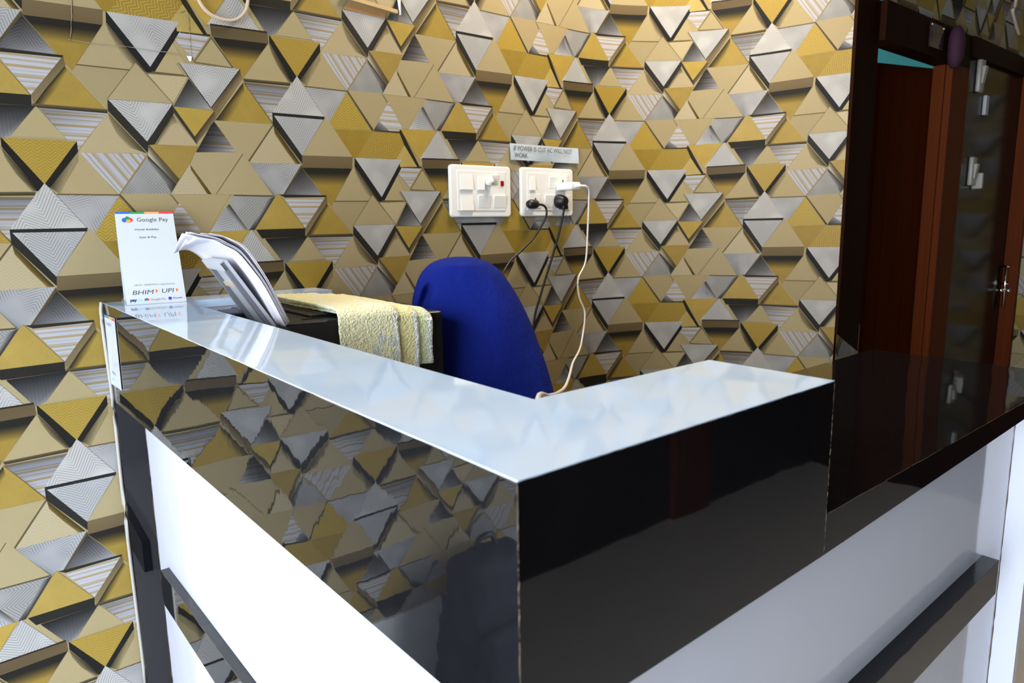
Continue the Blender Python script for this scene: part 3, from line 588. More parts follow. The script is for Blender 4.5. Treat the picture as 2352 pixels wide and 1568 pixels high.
# white cable run down the joint with the wall
tag(tubeo('edge_cable', spline([(0.318, -0.006, 1.222), (0.3150, -0.008, 1.19), (0.3165, -0.006, 1.10), (0.3185, -0.006, 1.0), (0.3165, -0.006, 0.74), (0.3185, -0.006, 0.34), (0.317, -0.006, 0.02)], 8), 0.0038, simple('greyish_cable', (160, 157, 150), 0.5, gs=40)), 'white cable taped down the joint of counter and wall', 'cable')

# ------------------------------------------------------------------ tent card
BL = Vector((0.3469, -0.1078, ZC + 0.0006)); ex = Vector((0.9917, -0.1289, 0)); nb = Vector((0.1289, 0.9917, 0)); th = math.radians(27)
ey = nb * math.sin(th) + Vector((0, 0, math.cos(th))); W_, H_ = 0.1088, 0.208; ez = ex.cross(ey)
pc = empty('payment_card_stand', BL); tag(pc, 'white folded payment card stand with coloured top stripe on the counter', 'card stand')
def cp(a, b, h=0.0): return BL + ex * a + ey * b + ez * h
def rect(a0, b0, a1, b1): return [(a0, b0), (a1, b0), (a1, b1), (a0, b1)]
face = flat('card_face', BL - ez * 0.0012, ex, ey, rect(0, 0, W_, H_), card_w, pc, 0.0012)
flat('card_foot', BL, ex, nb, rect(0, 0, W_, 0.096), card_w, pc, 0.001)
top = cp(0, H_)
bx = [cp(0, H_, -0.0012), cp(W_, H_, -0.0012), BL + ex * W_ + nb * 0.096, BL + nb * 0.096]
mesh('card_back', bx + [p + Vector((0, 0.001, 0)) for p in bx], [[0, 1, 2, 3], [7, 6, 5, 4], [0, 4, 5, 1], [2, 6, 7, 3]], card_w, pc)
for k, mm in enumerate((P_BLUE, P_GRN, P_ORG, P_RED)): flat('stripe', cp(0, 0), ex, ey, rect(W_ * k / 4, H_ - 0.0045, W_ * (k + 1) / 4, H_), mm, face)
def blob(cx, cy, r, mm, sq=1.0): return flat('logo_petal', cp(0, 0, 0.00005 * random.randint(1, 4)), ex, ey, [(cx + r * math.cos(t * math.pi / 8), cy + r * sq * math.sin(t * math.pi / 8)) for t in range(16)], mm, face)
def logo(cx, cy, s):
    blob(cx - 0.55 * s, cy - 0.05 * s, 0.45 * s, P_BLUE, 1.1); blob(cx + 0.5 * s, cy + 0.0 * s, 0.42 * s, P_RED, 1.1); blob(cx + 0.15 * s, cy - 0.32 * s, 0.4 * s, P_ORG, 1.0); blob(cx, cy + 0.22 * s, 0.45 * s, P_GRN, 1.2)
logo(0.0215, 0.1895, 0.0105)
tx = lambda s, x, y, size, mm, al='LEFT', sx=1.0, sh=0.0, bd=0.0: text('print', s, size, mm, face, cp(x, y, 0.0003), ex, ey, al, sx, sh, bd)
tx('Google Pay', 0.038, 0.1855, 0.0128, ink, 'LEFT', 1.0); tx('Hotel Ambika', W_ / 2, 0.165, 0.0064, ink, 'CENTER', 1.25); tx('Scan & Pay', W_ / 2, 0.147, 0.0064, ink, 'CENTER', 1.15)
tx('UPI ID: 7004878331-1@okbizaxis', W_ / 2, 0.0405, 0.0050, ink_l, 'CENTER', 1.1)
tx('BHIM', 0.011, 0.0215, 0.0135, ink, 'LEFT', 1.25, 0.2); tx('UPI', 0.064, 0.0225, 0.0135, ink, 'LEFT', 1.2, 0.2)
for x in (0.0545, 0.0925): flat('arrow_mark', cp(0, 0), ex, ey, [(x, 0.0225), (x + 0.0045, 0.0275), (x, 0.0325)], P_OR2, face)
flat('divider', cp(0, 0), ex, ey, rect(0.0612, 0.022, 0.0615, 0.033), ink_l, face)
tx('pay', 0.0065, 0.0075, 0.0085, P_NAVY, 'LEFT', 1.0, 0, 0.0003); tx('tm', 0.0195, 0.0075, 0.0085, P_SKY, 'LEFT', 1.0, 0, 0.0003)
logo(0.0365, 0.0098, 0.0046); tx('Google Pay', 0.0435, 0.0075, 0.0066, ink_l, 'LEFT', 0.9)
flat('logo_disc', cp(0, 0), ex, ey, [(0.079 + 0.0034 * math.cos(t * math.pi / 8), 0.0098 + 0.0036 * math.sin(t * math.pi / 8)) for t in range(16)], P_PUR, face); tx('PhonePe', 0.0845, 0.0082, 0.0050, P_PUR, 'LEFT', 1.0)
# sticker on the glossy side
st = empty('payment_sticker', (XL - 0.001, -0.07, 1.05)); tag(st, 'white payment sticker with coloured top stripe on the black counter side', 'sticker')
so = Vector((XL - 0.0012, -0.005, 0)); sx_ = Vector((0, -1, 0)); sy_ = Vector((0, 0, 1))
sface = flat('sticker_face', so, sx_, sy_, [(0.0, 1.048), (0.113, 1.053), (0.122, 1.199), (0.010, 1.197)], card_w, st, 0.0006)
for k, mm in enumerate((P_BLUE, P_GRN, P_ORG, P_RED)): flat('stripe', so + Vector((-0.0007, 0, 0)), sx_, sy_, rect(0.0102 + k * 0.0279, 1.1925, 0.0102 + (k + 1) * 0.0279, 1.1972), mm, sface)
text('print', 'Google Pay', 0.011, ink_l, sface, so + Vector((-0.0008, -0.03, 1.178)), sx_, sy_); text('print', 'BHIM UPI', 0.009, ink_l, sface, so + Vector((-0.0008, -0.03, 1.075)), sx_, sy_); text('print', 'paytm', 0.008, P_SKY, sface, so + Vector((-0.0008, -0.02, 1.061)), sx_, sy_)
# ------------------------------------------------------------------ inner desk, printer, papers, towel
dk = empty('inner_desk', (0.72, -0.36, 0)); tag(dk, 'plain white desk behind the counter under the printer', 'desk')
boxo('desk_top', XI + 0.002, 0.845, -0.62, -0.10, 0.80, 0.825, white_lam, dk, 0.002); boxo('desk_side', 0.82, 0.84, -0.60, -0.12, 0, 0.80, white_lam, dk); boxo('desk_side', XI + 0.004, XI + 0.024, -0.60, -0.12, 0, 0.80, white_lam, dk)
ZP = 1.200
pr = empty('printer', (0.68, -0.25, 0.825)); tag(pr, 'black desktop printer behind the counter with a towel over it', 'printer')
PX0, PX1, PY0, PY1 = 0.545, 0.8366, -0.452, -0.105
bm = bmesh.new()
vv = hexa(bm, [(0.5320, PY0, 0.8255), (PX1, PY0 - 0.05, 0.8255), (PX1, PY1, 0.8255), (PX0, PY1, 0.8255), (0.5320, PY0, ZP), (PX1, PY0 - 0.05, ZP), (PX1, PY1, ZP), (PX0, PY1, ZP)])
bevel(bm, 0.006, 3); bmesh.ops.recalc_face_normals(bm, faces=bm.faces); bm_obj('printer_body', bm, black_pl, pr)
boxo('lid_groove', 0.575, 0.70, -0.43, -0.425, ZP - 0.002, ZP + 0.0015, black_rub, pr); boxo('scanner_lid', 0.60, 0.825, -0.415, -0.12, ZP + 0.0002, ZP + 0.006, black_pl, pr, 0.002)
boxo('rear_slot', 0.512, 0.56, -0.21, -0.12, 1.12, ZP - 0.002, black_pl, pr, 0.003)
# paper support rising out of the rear slot
def slab4(name, p, nrm, th, mat, parent):
    b = [Vector(q) for q in p]; n_ = Vector(nrm).normalized() * th; bm = bmesh.new(); hexa(bm, [b[0], b[1], b[2], b[3], b[0] + n_, b[1] + n_, b[2] + n_, b[3] + n_]); bmesh.ops.recalc_face_normals(bm, faces=bm.faces); return bm_obj(name, bm, mat, parent)
Yn, Yf_ = -0.405, -0.265
lo_n, lo_f = Vector((0.538, Yn, 1.187)), Vector((0.548, Yf_, 1.187)); hi_n, hi_f = Vector((0.4560, Yn, 1.315)), Vector((0.466, Yf_, 1.315))
nn = (lo_f - lo_n).cross(hi_n - lo_n).normalized()
if nn.x > 0: nn = -nn
sup = slab4('paper_support', [lo_n, lo_f, hi_f, hi_n], nn, 0.006, grey_pl, pr)
def on(a, b, h): return lo_n.lerp(lo_f, a).lerp(hi_n.lerp(hi_f, a), b) + nn * (0.006 + h)
for a0, a1 in ((0.0, 0.12), (0.86, 1.0)):
    slab4('support_rib', [on(a0, -0.05, 0), on(a1, -0.05, 0), on(a1, 1.0, 0), on(a0, 1.0, 0)], nn, 0.007, grey_dk, sup)
slab4('support_cap', [on(0.0, 0.9, 0.0), on(1.0, 0.9, 0.0), on(1.0, 1.02, 0.0), on(0.0, 1.02, 0.0)], nn, 0.008, grey_pl, sup)
slab4('support_step', [on(0.2, 0.62, 0.0), on(0.86, 0.62, 0.0), on(0.86, 0.68, 0.0), on(0.2, 0.68, 0.0)], nn, 0.004, simple('beige_plastic', (178, 160, 140), 0.4), sup)
# paper sheets, curled over backwards
Rr = [(0.5269, 1.0756), (0.5064, 1.1238), (0.4914, 1.1551), (0.4723, 1.1844), (0.4540, 1.2085), (0.4352, 1.2200), (0.4194, 1.2290), (0.3944, 1.2352), (0.3701, 1.2413)]
Ll = [(0.5484, 1.0673), (0.5287, 1.1003), (0.5085, 1.1358), (0.4910, 1.1676), (0.4729, 1.1913), (0.4559, 1.2049), (0.4439, 1.2080), (0.4330, 1.2060), (0.4240, 1.2010)]
names = ['outermost curled sheet of printer paper, resting on the grey support', 'second curled sheet behind the outermost printer paper', 'third curled sheet in the middle of the paper stack', 'fourth curled sheet in the middle of the paper stack', 'fifth curled sheet near the front of the paper stack', 'frontmost curled sheet of the paper stack facing the chair']
for k in range(6):
    d = 0.0035 * k; nu, nv = 9, 24; V, F = [], []
    R_ = spline([(x, 0, z) for x, z in Rr], 3); L_ = spline([(x, 0, z) for x, z in Ll], 3); n_ = len(R_)
    cut = max(0, (0, 2, 1, 3, 0, 4)[k])
    for i in range(n_ - cut):
        for j in range(nu + 1):
            a = j / nu; g = i / (n_ - 1); wob = 0.0035 * math.sin(3.0 * a + k * 1.9) * g * g
            x = L_[i].x * (1 - a) + R_[i].x * a; z = L_[i].z * (1 - a) + R_[i].z * a; y = -0.17 * (1 - a) - 0.46 * a
            sep = d * (0.55 + 1.5 * g * math.sin(math.pi * min(1, g * 1.15)) * (0.6 + 0.4 * math.sin(k * 2.3)))
            V.append((x + sep * 0.8 + 0.004, y + 0.002 * math.sin(k * 3.1), z + 0.12 + sep * 0.75 + wob))
    for i in range(n_ - cut - 1):
        for j in range(nu): b = i * (nu + 1) + j; F.append((b, b + 1, b + nu + 2, b + nu + 1))
    o = mesh('paper_sheet', V, F, paper_w, None, True); md = o.modifiers.new('thickness', 'SOLIDIFY'); md.thickness = 0.0006
    tag(o, names[k], 'paper', 'sheets in the printer paper feed')
# towel: three folded layers
tw = M('towel_terry'); _col = tw.n('ShaderNodeVertexColor', layer_name='Col').outputs[0]
_nz = tw.noise(tw.pos(), 330.0, 2); _nb = tw.noise(tw.pos(), 210.0, 2)
tw.set(color=tw.mix(_nz, tw.mix(1.0, _col, (0.68, 0.68, 0.62, 1), 'MULTIPLY'), tw.mix(1.0, _col, (1.32, 1.32, 1.30, 1), 'MULTIPLY')), rough=0.95, sheen=0.4); tw.bump(tw.math('ADD', _nz, _nb), 1.0, 0.003); tw = tw.m
tl = empty('hand_towel', (0.73, -0.40, ZP)); tag(tl, 'folded yellow-green terry towel with white borders over the printer', 'towel')
YEL, GRN, WHT, FLW = (226, 220, 160), (218, 240, 192), (240, 244, 242), (214, 220, 208)
def towel_layer(x0, x1, zdrop, lift, yfar, flower, tone):
    n_u, V, C_, F = 40, [], [], []
    yn = -0.474 - lift
    prof = []
    for k in range(26): prof.append((yfar + (yn + 0.018 - yfar) * k / 25, ZP + 0.008 + lift))
    for k in range(1, 9): a = k / 8 * math.pi / 2; prof.append((yn + 0.018 - 0.018 * math.sin(a), ZP + 0.008 + lift - 0.018 * (1 - math.cos(a))))
    zt = prof[-1][1]
    for k in range(1, 31): prof.append((yn - 0.003 * math.sin(k / 30 * 3), zt + (zdrop - zt) * k / 30))
    nv = len(prof)
    for i, (y, z) in enumerate(prof):
        for j in range(n_u + 1):
            a = j / n_u; x = x0 + (x1 - x0) * a
            far = max(0.0, (25 - i) / 25)
            round_ = 0.010 * max(0, (a - 0.9) / 0.1) ** 2 if i < 34 else 0.0
            jig = 0.0012 * math.sin(26 * x + 0.11 * i + lift * 400) + random.uniform(-0.0008, 0.0008)
            yy = y - 0.07 * (x - x0) / 0.21 * (1 if i > 0 else 1) * 0.6
            V.append((x + 0.0010 * math.sin(i * 0.22 + lift * 900), yy + (jig if i > 33 else 0), z - round_ + (jig if i <= 33 else 0)))
            hang = (i - 33) / (nv - 34)
            c = tone
            if a > 0.93 : c = WHT
            if hang > 0.84: c = GRN if a < 0.93 else WHT
            if flower and 0 < hang < 0.9:
                fx, fz = (x - (x0 + 0.085)) / 0.030, (hang - 0.52) / 0.30
                for t in range(5):
                    ang = t * 2 * math.pi / 5 + 0.6
                    if (fx - 0.62 * math.cos(ang)) ** 2 + (fz - 0.62 * math.sin(ang)) ** 2 < 0.09: c = FLW
            if i < 30 and a < 0.25: c = tuple(int(p * 0.5 + q_ * 0.5) for p, q_ in zip(c, GRN))
            if i < 26 and math.sin(a * 9 + i * 0.35) > 0.6: c = tuple(int(p * 0.6 + q_ * 0.4) for p, q_ in zip(c, WHT))
            C_.append(c)
    for i in range(nv - 1):
        for j in range(n_u): b = i * (n_u + 1) + j; F.append((b, b + 1, b + n_u + 2, b + n_u + 1))
    o = mesh('fold', V, F, tw, tl, True)
    ca = o.data.color_attributes.new('Col', 'FLOAT_COLOR', 'POINT'); fl = []
    for c in C_: fl += list(lin(c))
    ca.data.foreach_set('color', fl); md = o.modifiers.new('thickness', 'SOLIDIFY'); md.thickness = 0.004; md.offset = -1
towel_layer(0.632, 0.8040, 1.100, 0.0, -0.12, False, (232, 240, 190))
towel_layer(0.626, 0.7730, 1.088, 0.005, -0.13, False, (244, 236, 172))
towel_layer(0.620, 0.7310, 1.080, 0.010, -0.13, True, (242, 238, 194))

# ------------------------------------------------------------------ office chair with a blue cloth
ch = empty('office_chair', (1.13, -0.31, 0)); tag(ch, 'high-backed office chair behind the counter, hidden under a blue cloth', 'chair')
cx, cy = 1.13, -0.31
hr = Vector((0.7743, -0.6326, 0)).normalized(); hf = Vector((0.6326, 0.7743, 0)).normalized()
def ob_box(name, c, w, d, h, z0, mat, bev):
    bm = bmesh.new(); c = Vector(c); q = [c + hr * a * w / 2 + hf * b * d / 2 for a, b in ((-1, -1), (1, -1), (1, 1), (-1, 1))]
    hexa(bm, [(p.x, p.y, z0) for p in q] + [(p.x, p.y, z0 + h) for p in q]); bevel(bm, bev, 3); return bm_obj(name, bm, mat, ch, True)
ob_box('seat', (cx, cy, 0), 0.38, 0.36, 0.07, 0.45, black_rub, 0.02); _cb = CAM + (_f + _r * ((1075 - 1176) / 1586.1) - _u * ((760 - 784) / 1586.1)) * 1.575
ob_box('backrest', (_cb.x, _cb.y, 0), 0.17, 0.05, 0.60, 0.58, black_rub, 0.02)
tubeo('column', [(cx, cy, 0.10), (cx, cy, 0.45)], 0.025, black_pl, ch, 12)
for k in range(5):
    a = k * 2 * math.pi / 5; e = (cx + 0.27 * math.cos(a), cy + 0.27 * math.sin(a))
    tubeo('base_arm', [(cx, cy, 0.11), (e[0], e[1], 0.07)], [0.024, 0.014], black_pl, ch, 8)
    bm = bmesh.new(); bmesh.ops.create_uvsphere(bm, u_segments=10, v_segments=8, radius=0.027, matrix=Matrix.Translation((e[0], e[1], 0.0275))); bm_obj('caster', bm, black_rub, ch, True)
for k in (-1, 1): tubeo('back_stay', [(cx + hr.x * 0.06 * k, cy + hr.y * 0.06 * k, 0.47), (_cb.x + hr.x * 0.06 * k, _cb.y + hr.y * 0.06 * k, 0.60)], 0.012, black_pl, ch)
bl = M('blue_knit_cloth'); _p = bl.pos(); _w = bl.noise(_p, 500.0, 2); _b2 = bl.noise(_p, 60.0, 3)
bl.set(color=bl.mix(_w, (0.006, 0.014, 0.17, 1), (0.011, 0.026, 0.27, 1)), rough=0.95, spec=0.1); bl.bump(bl.math('ADD', _w, bl.math('ADD', bl.math('MULTIPLY', _b2, 0.6), bl.math('MULTIPLY', bl.noise(_p, 11.0, 2.0), 4.0))), 0.8, 0.0035); bl = bl.m
def at(px, py, d): return CAM + (_f + _r * ((px - 1176) / 1586.1) - _u * ((py - 784) / 1586.1)) * d
rows = [(590.5, 1040, 1064), (592, 1024, 1086), (597, 1004, 1104), (606, 986, 1126), (625, 968, 1150), (650, 957, 1169), (680, 949, 1188), (710, 946, 1204), (750, 945, 1222), (800, 946, 1241), (850, 948, 1258), (905, 950, 1273), (960, 952, 1284), (1040, 954, 1296)]
V, F = [], []; NS = 96; D0 = 1.56; prof = spline([(y, a, b) for y, a, b in rows], 4)
for i, q in enumerate(prof):
    L0, R0 = at(q.y, q.x, D0), at(q.z, q.x, D0); c = (L0 + R0) / 2; hw = (R0 - L0).length / 2; g = i / (len(prof) - 1)
    dep = min(0.085, 0.03 + 0.25 * g) * (1 if i else 0.6)
    for k in range(NS):
        a = 2 * math.pi * k / NS; ca_, sa = math.cos(a), math.sin(a); e = 0.72
        ux = math.copysign(abs(ca_) ** e, ca_) * hw; uy = math.copysign(abs(sa) ** 0.9, sa) * dep
        px = q.y + (q.z - q.y) * (ux / hw + 1) / 2 if hw > 0 else q.y
        fold = 0.0
        if sa < 0:
            line = 992 - (q.x - 650) * 0.30; w_ = 9 + max(0, (q.x - 650)) * 0.05
            if 640 < q.x < 800: fold += 0.045 * math.exp(-((px - line) / w_) ** 2) * min(1, (q.x - 640) / 25) * max(0, (800 - q.x) / 150)
            fold += 0.004 * math.sin(px * 0.035 + q.x * 0.012) * g + 0.006 * math.exp(-((px - (1180 + (q.x - 700) * 0.28)) / 8) ** 2) * max(0, g - 0.4)
        P_ = c + (R0 - L0).normalized() * ux + hf * (uy + fold)
        V.append((P_.x, P_.y, c.z))
for i in range(len(prof) - 1):
    for k in range(NS): a = i * NS + k; b = i * NS + (k + 1) % NS; F.append((a, b, b + NS, a + NS))
F.append(list(range(NS))[::-1])
o = mesh('chair_cloth', V, F, bl, None, True); md = o.modifiers.new('smooth', 'SUBSURF'); md.levels = 1; md.render_levels = 1
bm = bmesh.new(); bm.from_mesh(o.data); bmesh.ops.recalc_face_normals(bm, faces=bm.faces); bm.to_mesh(o.data); bm.free()
for p in o.data.polygons: p.use_smooth = True
tag(o, 'royal blue cloth draped over the tall chair back behind the counter', 'cloth')

# ------------------------------------------------------------------ switch boards on the wall
def board(name, x0, x1, z0, z1, label):
    t = empty(name, ((x0 + x1) / 2, 0, z0)); tag(t, label, 'switchboard')
    def loop(ins, y, rad=0.011):
        o_ = []
        for cx_, cz_, a0 in ((x1 - rad, z1 - rad, 0), (x0 + rad, z1 - rad, 90), (x0 + rad, z0 + rad, 180), (x1 - rad, z0 + rad, 270)):
            for k in range(7): a = math.radians(a0 + k * 15); o_.append((cx_ + (rad - ins) * math.cos(a), y, cz_ + (rad - ins) * math.sin(a)))
        return o_
    Ls = [loop(0, -0.0016), loop(0, -0.009), loop(0.0012, -0.0112), loop(0.0035, -0.012)]; n_ = 28; V = sum(Ls, []); F = [list(range(3 * n_, 4 * n_))]
    for q in range(3):
        for k in range(n_): F.append((q * n_ + k, q * n_ + (k + 1) % n_, (q + 1) * n_ + (k + 1) % n_, (q + 1) * n_ + k))
    fo = mesh('faceplate', V, F, white_pl, t); bm = bmesh.new(); bm.from_mesh(fo.data); bmesh.ops.recalc_face_normals(bm, faces=bm.faces); bm.to_mesh(fo.data); bm.free()
    boxo('inner_frame', x0 + 0.022, x1 - 0.022, -0.0135, -0.011, z0 + 0.018, z1 - 0.016, white_pl, t, 0.0008); return t
def rocker(t, x0, x1, z0, z1, up):
    """tilted rocker: the pressed end sits flush"""
    a, b = (-0.0140, -0.0176) if up else (-0.0176, -0.0140)
    bm = bmesh.new(); hexa(bm, [(x0, a, z0), (x1, a, z0), (x1, -0.012, z0), (x0, -0.012, z0), (x0, b, z1), (x1, b, z1), (x1, -0.012, z1), (x0, -0.012, z1)]); bmesh.ops.recalc_face_normals(bm, faces=bm.faces); bm_obj('rocker_switch', bm, white_pl, t)
bx0, bz0, bw, bh = 1.199, 1.390, 0.2185, 0.1465
b1 = board('switchboard', bx0, bx0 + bw, bz0, bz0 + bh, 'wider-looking left white switchboard with a round knob and red indicator')
def u(f): return bx0 + bw * f
def w(f): return bz0 + bh * (1 - f)
rocker(b1, u(.15), u(.35), w(.47), w(.18), False); rocker(b1, u(.43), u(.54), w(.47), w(.20), False); rocker(b1, u(.66), u(.77), w(.36), w(.18), True)
rocker(b1, u(.15), u(.35), w(.87), w(.58), False); rocker(b1, u(.43), u(.63), w(.82), w(.58), True); rocker(b1, u(.69), u(.90), w(.82), w(.58), True)
boxo('indicator_lamp', u(.815), u(.865), -0.0155, -0.0125, w(.385), w(.285), red_lamp, b1, 0.0006)
bm = bmesh.new(); bmesh.ops.create_cone(bm, cap_ends=True, segments=20, radius1=0.0125, radius2=0.010, depth=0.018, matrix=Matrix.Translation((u(.60), -0.0225, w(.315))) @ Matrix.Rotation(math.radians(90), 4, 'X')); bm_obj('fan_knob', bm, white_pl, b1, True)
bx0, bz0, bw, bh = 1.4585, 1.391, 0.2185, 0.1475
b2 = board('switchboard', bx0, bx0 + bw, bz0, bz0 + bh, 'right white switchboard holding two black plugs and a white charger')
rocker(b2, u(.15), u(.25), w(.46), w(.18), False); rocker(b2, u(.52), u(.64), w(.42), w(.18), True); rocker(b2, u(.43), u(.63), w(.82), w(.56), True)
for fx, fz in ((.78, .25), (.25, .64)):
    sk = boxo('socket', u(fx - .12), u(fx + .10), -0.0145, -0.0130, w(fz + .2), w(fz - .1), white_pl, b2, 0.0008); boxo('socket_hole', u(fx - .01), u(fx + .01), -0.0150, -0.0140, w(fz + .03), w(fz - .02), black_rub, sk)
boxo('socket', u(.68), u(.92), -0.0145, -0.0130, w(.86), w(.56), white_pl, b2, 0.0008)
# plugs and cables
t = empty('power_plug', (1.468, -0.03, 1.42)); tag(t, 'black right-angled plug in the lower left socket, cable to the chair', 'plug')
bm = bmesh.new(); tube(bm, [(1.470 + k * 0.009, -0.028, 1.4275) for k in range(5)], [0.010, 0.014, 0.0145, 0.014, 0.012], 14); bmesh.ops.recalc_face_normals(bm, faces=bm.faces); bm_obj('plug_body', bm, black_rub, t, True)
tubeo('cord', spline([(1.505, -0.028, 1.427), (1.530, -0.032, 1.424), (1.541, -0.034, 1.407), (1.532, -0.035, 1.380), (1.485, -0.037, 1.327), (1.423, -0.04, 1.283), (1.380, -0.045, 1.256), (1.33, -0.06, 1.20), (1.27, -0.07, 1.05), (1.25, -0.07, 0.02)], 8), 0.0035, black_rub, t)
t = empty('power_plug', (1.614, -0.03, 1.42)); tag(t, 'black three-pin plug in the lower right socket, cable hanging down', 'plug')
bm = bmesh.new(); tube(bm, [(1.604 + k * 0.002, -0.016 - k * 0.0085, 1.437) for k in range(5)], [0.021, 0.0215, 0.020, 0.017, 0.011], 16); bmesh.ops.recalc_face_normals(bm, faces=bm.faces); bm_obj('plug_body', bm, black_rub, t, True)
bm = bmesh.new(); hexa(bm, [(1.602, -0.046, 1.412), (1.626, -0.046, 1.412), (1.626, -0.02, 1.412), (1.602, -0.02, 1.412), (1.609, -0.046, 1.452), (1.619, -0.046, 1.452), (1.619, -0.02, 1.452), (1.609, -0.02, 1.452)]); bevel(bm, 0.004, 2); bm_obj('plug_grip', bm, black_rub, t, True)
tubeo('cord', spline([(1.612, -0.038, 1.418), (1.610, -0.036, 1.398), (1.590, -0.035, 1.33), (1.556, -0.036, 1.251), (1.509, -0.037, 1.144), (1.480, -0.04, 1.07), (1.45, -0.05, 0.9), (1.40, -0.06, 0.02)], 8), 0.0036, black_rub, t)
t = empty('phone_charger', (1.60, -0.06, 1.47)); tag(t, 'white phone charger in the top right socket with a long white cable', 'charger')
bm = bmesh.new(); hexa(bm, [(1.598, -0.085, 1.470), (1.640, -0.085, 1.470), (1.640, -0.014, 1.470), (1.598, -0.014, 1.470), (1.598, -0.085, 1.494), (1.640, -0.085, 1.494), (1.640, -0.014, 1.494), (1.598, -0.014, 1.494)]); bevel(bm, 0.005, 3); bm_obj('adapter', bm, white_pl, t, True)
tubeo('connector', [(1.618, -0.085, 1.482), (1.628, -0.097, 1.482)], 0.005, white_pl, t)
pts = [(1.626, -0.095, 1.482), (1.640, -0.105, 1.481), (1.662, -0.098, 1.470), (1.672, -0.088, 1.440), (1.680, -0.075, 1.345), (1.678, -0.068, 1.246), (1.6527, -0.06, 1.191), (1.6566, -0.06, 1.134), (1.678, -0.065, 1.075), (1.63, -0.10, 1.000)]
for px, py, d in ((1330, 805, 1.95), (1316, 832, 1.72), (1308, 862, 1.45), (1298, 888, 1.15), (1282, 902, 0.95), (1262, 909, 0.80), (1236, 913, 0.70)): pts.append(tuple(at(px, py, d)))
pts.append((0.50, -1.175, 1.16)); pts.append((0.49, -1.17, 0.9))
tubeo('charging_cable', spline(pts, 8), 0.0028, white_c, t)
# paper notice
pnote = empty('paper_notice', (1.565, -0.003, 1.558)); tag(pnote, 'paper strip notice about power cuts taped above the right switchboard', 'notice')
V, F = [], []; NX = 24
for i in range(NX + 1):
    a = i / NX; x = 1.4215 + 0.2815 * a; h = 0.002 + 0.003 * (0.5 + 0.5 * math.sin(a * 5.0 + 0.8)) + (0.006 * max(0, (a - 0.9) / 0.1) if a > 0.9 else 0)
    yb = -h - 0.003 * math.sin(a * 9); V += [(x + 0.003, yb, 1.5585), (x + 0.001, -h - 0.002, 1.574), (x, -h, 1.6065)]
for i in range(NX):
    for j in range(2): b = i * 3 + j; F.append((b, b + 3, b + 4, b + 1))
strip = mesh('paper_strip', V, F, simple('bluish_paper', (178, 190, 198), 0.7, gs=20, grain=0.02), pnote, True)
text('notice_text', 'IF POWER IS CUT AC WILL NOT', 0.0195, ink, strip, (1.433, -0.0082, 1.5865), (1, 0, 0), (0, 0, 1), 'LEFT', 0.86); text('notice_text', 'WORK.', 0.0195, ink, strip, (1.436, -0.0088, 1.5665), (1, 0, 0), (0, 0, 1), 'LEFT', 0.86)

# ------------------------------------------------------------------ marks and wires high on the wall
tag(tubeo('hanging_wire', spline([(0.545, -0.012, 2.745), (0.546, -0.012, 2.3), (0.552, -0.014, 1.90), (0.562, -0.015, 1.850), (0.586, -0.012, 1.826), (0.625, -0.012, 1.8205), (0.652, -0.012, 1.835), (0.668, -0.012, 1.868), (0.672, -0.014, 1.95), (0.676, -0.012, 2.3), (0.676, -0.012, 2.745)], 8), 0.0036, cream_w), 'cream wire loop hanging into view at the top left of the wall', 'wire')
tp = empty('tape_remnant', (0.43, -0.002, 1.737)); tag(tp, 'torn outline of old clear tape on the wall, upper left', 'tape')
tape_m = simple('old_tape_edge', (156, 138, 114), 0.3, gs=200, grain=0.3)
def tline(pts, r):
    P = spline(pts, 10); P = [p + Vector((random.uniform(-.0012, .0012), 0, random.uniform(-.0012, .0012))) for p in P]
    tubeo('tape_edge', P, [r * random.uniform(0.3, 1.0) for _ in P], tape_m, tp, 5)
tline([(0.3275, -0.0015, 1.93), (0.3265, -0.0015, 1.80), (0.3197, -0.0015, 1.745), (0.3235, -0.0015, 1.7375), (0.43, -0.0015, 1.738), (0.5405, -0.0015, 1.7373)], 0.0008)
tline([(0.5236, -0.0015, 1.8227), (0.5405, -0.0015, 1.8239), (0.5414, -0.0015, 1.77), (0.5405, -0.0015, 1.728)], 0.0007)
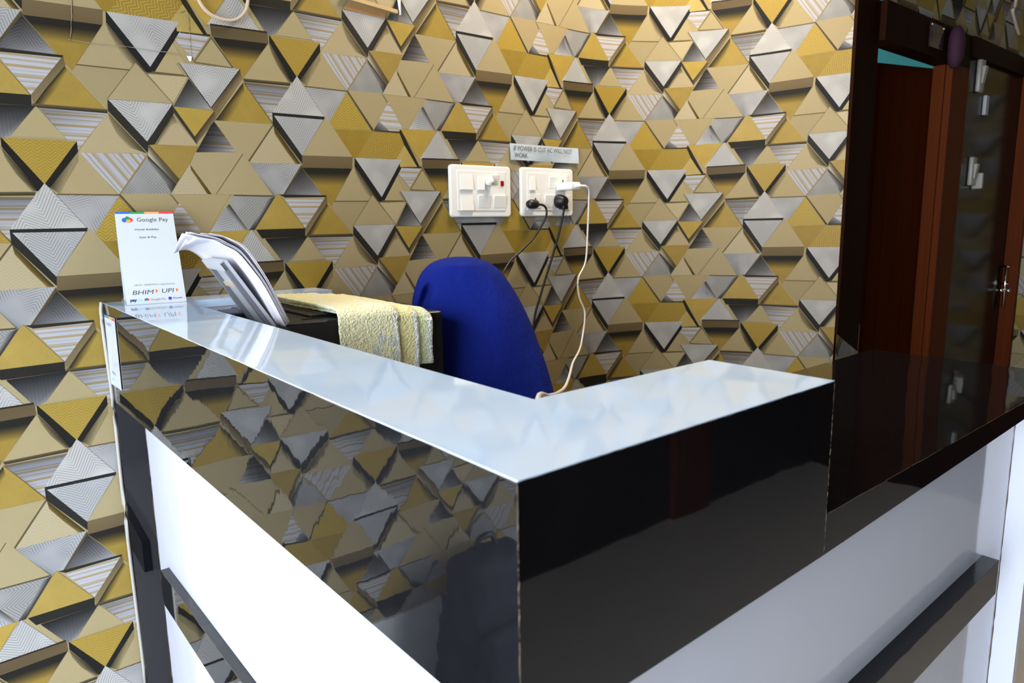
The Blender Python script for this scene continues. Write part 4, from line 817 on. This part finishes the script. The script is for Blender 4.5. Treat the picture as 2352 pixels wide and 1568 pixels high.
mesh('tape_shred', [(0.531, -0.002, 1.7365), (0.541, -0.003, 1.7360), (0.5395, -0.003, 1.727), (0.536, -0.002, 1.7255)], [[0, 1, 2, 3]], white_pl, tp)
t = empty('packing_tape', (0.96, -0.002, 1.90)); tag(t, 'strip of brown packing tape on the wall at the top edge', 'tape')
flat('tape_strip', (0, -0.0016, 0), (1, 0, 0), (0, 0, 1), [(0.905, 1.895), (1.018, 1.8905), (1.028, 1.9065), (0.917, 1.912)], brown_tape, t, 0.0003)
t = empty('wall_batten', (0.98, -0.006, 1.90)); tag(t, 'thin tan wooden batten with a white hook at the top edge', 'batten')
bm = bmesh.new(); hexa(bm, [(0.905, -0.012, 1.917), (1.052, -0.012, 1.906), (1.052, -0.001, 1.906), (0.905, -0.001, 1.917), (0.905, -0.012, 1.926), (1.052, -0.012, 1.915), (1.052, -0.001, 1.915), (0.905, -0.001, 1.926)]); bm_obj('batten_strip', bm, batten_m, t)
tubeo('hook', [(1.058, -0.004, 1.99), (1.062, -0.008, 1.905)], [0.006, 0.003], white_pl, t)
# dark backpack on the floor left of the counter (it shows only in the glossy side of the counter)
bp = empty('backpack', (-0.56, -0.13, 0)); tag(bp, 'dark navy backpack on the floor by the wall, mirrored in the counter side', 'backpack')
bm = bmesh.new(); hexa(bm, [(-0.72, -0.22, 0.0), (-0.42, -0.22, 0.0), (-0.42, -0.035, 0.0), (-0.72, -0.035, 0.0), (-0.68, -0.19, 0.42), (-0.46, -0.19, 0.42), (-0.46, -0.04, 0.42), (-0.68, -0.04, 0.42)]); bevel(bm, 0.05, 4); bm_obj('bag_body', bm, navy, bp, True)
boxo('front_pocket', -0.68, -0.46, -0.265, -0.20, 0.05, 0.24, navy, bp, 0.03, 3, True)
tubeo('top_handle', spline([(-0.60, -0.10, 0.40), (-0.59, -0.10, 0.45), (-0.55, -0.10, 0.45), (-0.54, -0.10, 0.40)], 5), 0.009, black_rub, bp)
for x in (-0.64, -0.50): tubeo('shoulder_strap', spline([(x, -0.05, 0.38), (x - 0.01, -0.03, 0.28), (x - 0.01, -0.025, 0.15), (x, -0.04, 0.06)], 5), 0.012, black_rub, bp)
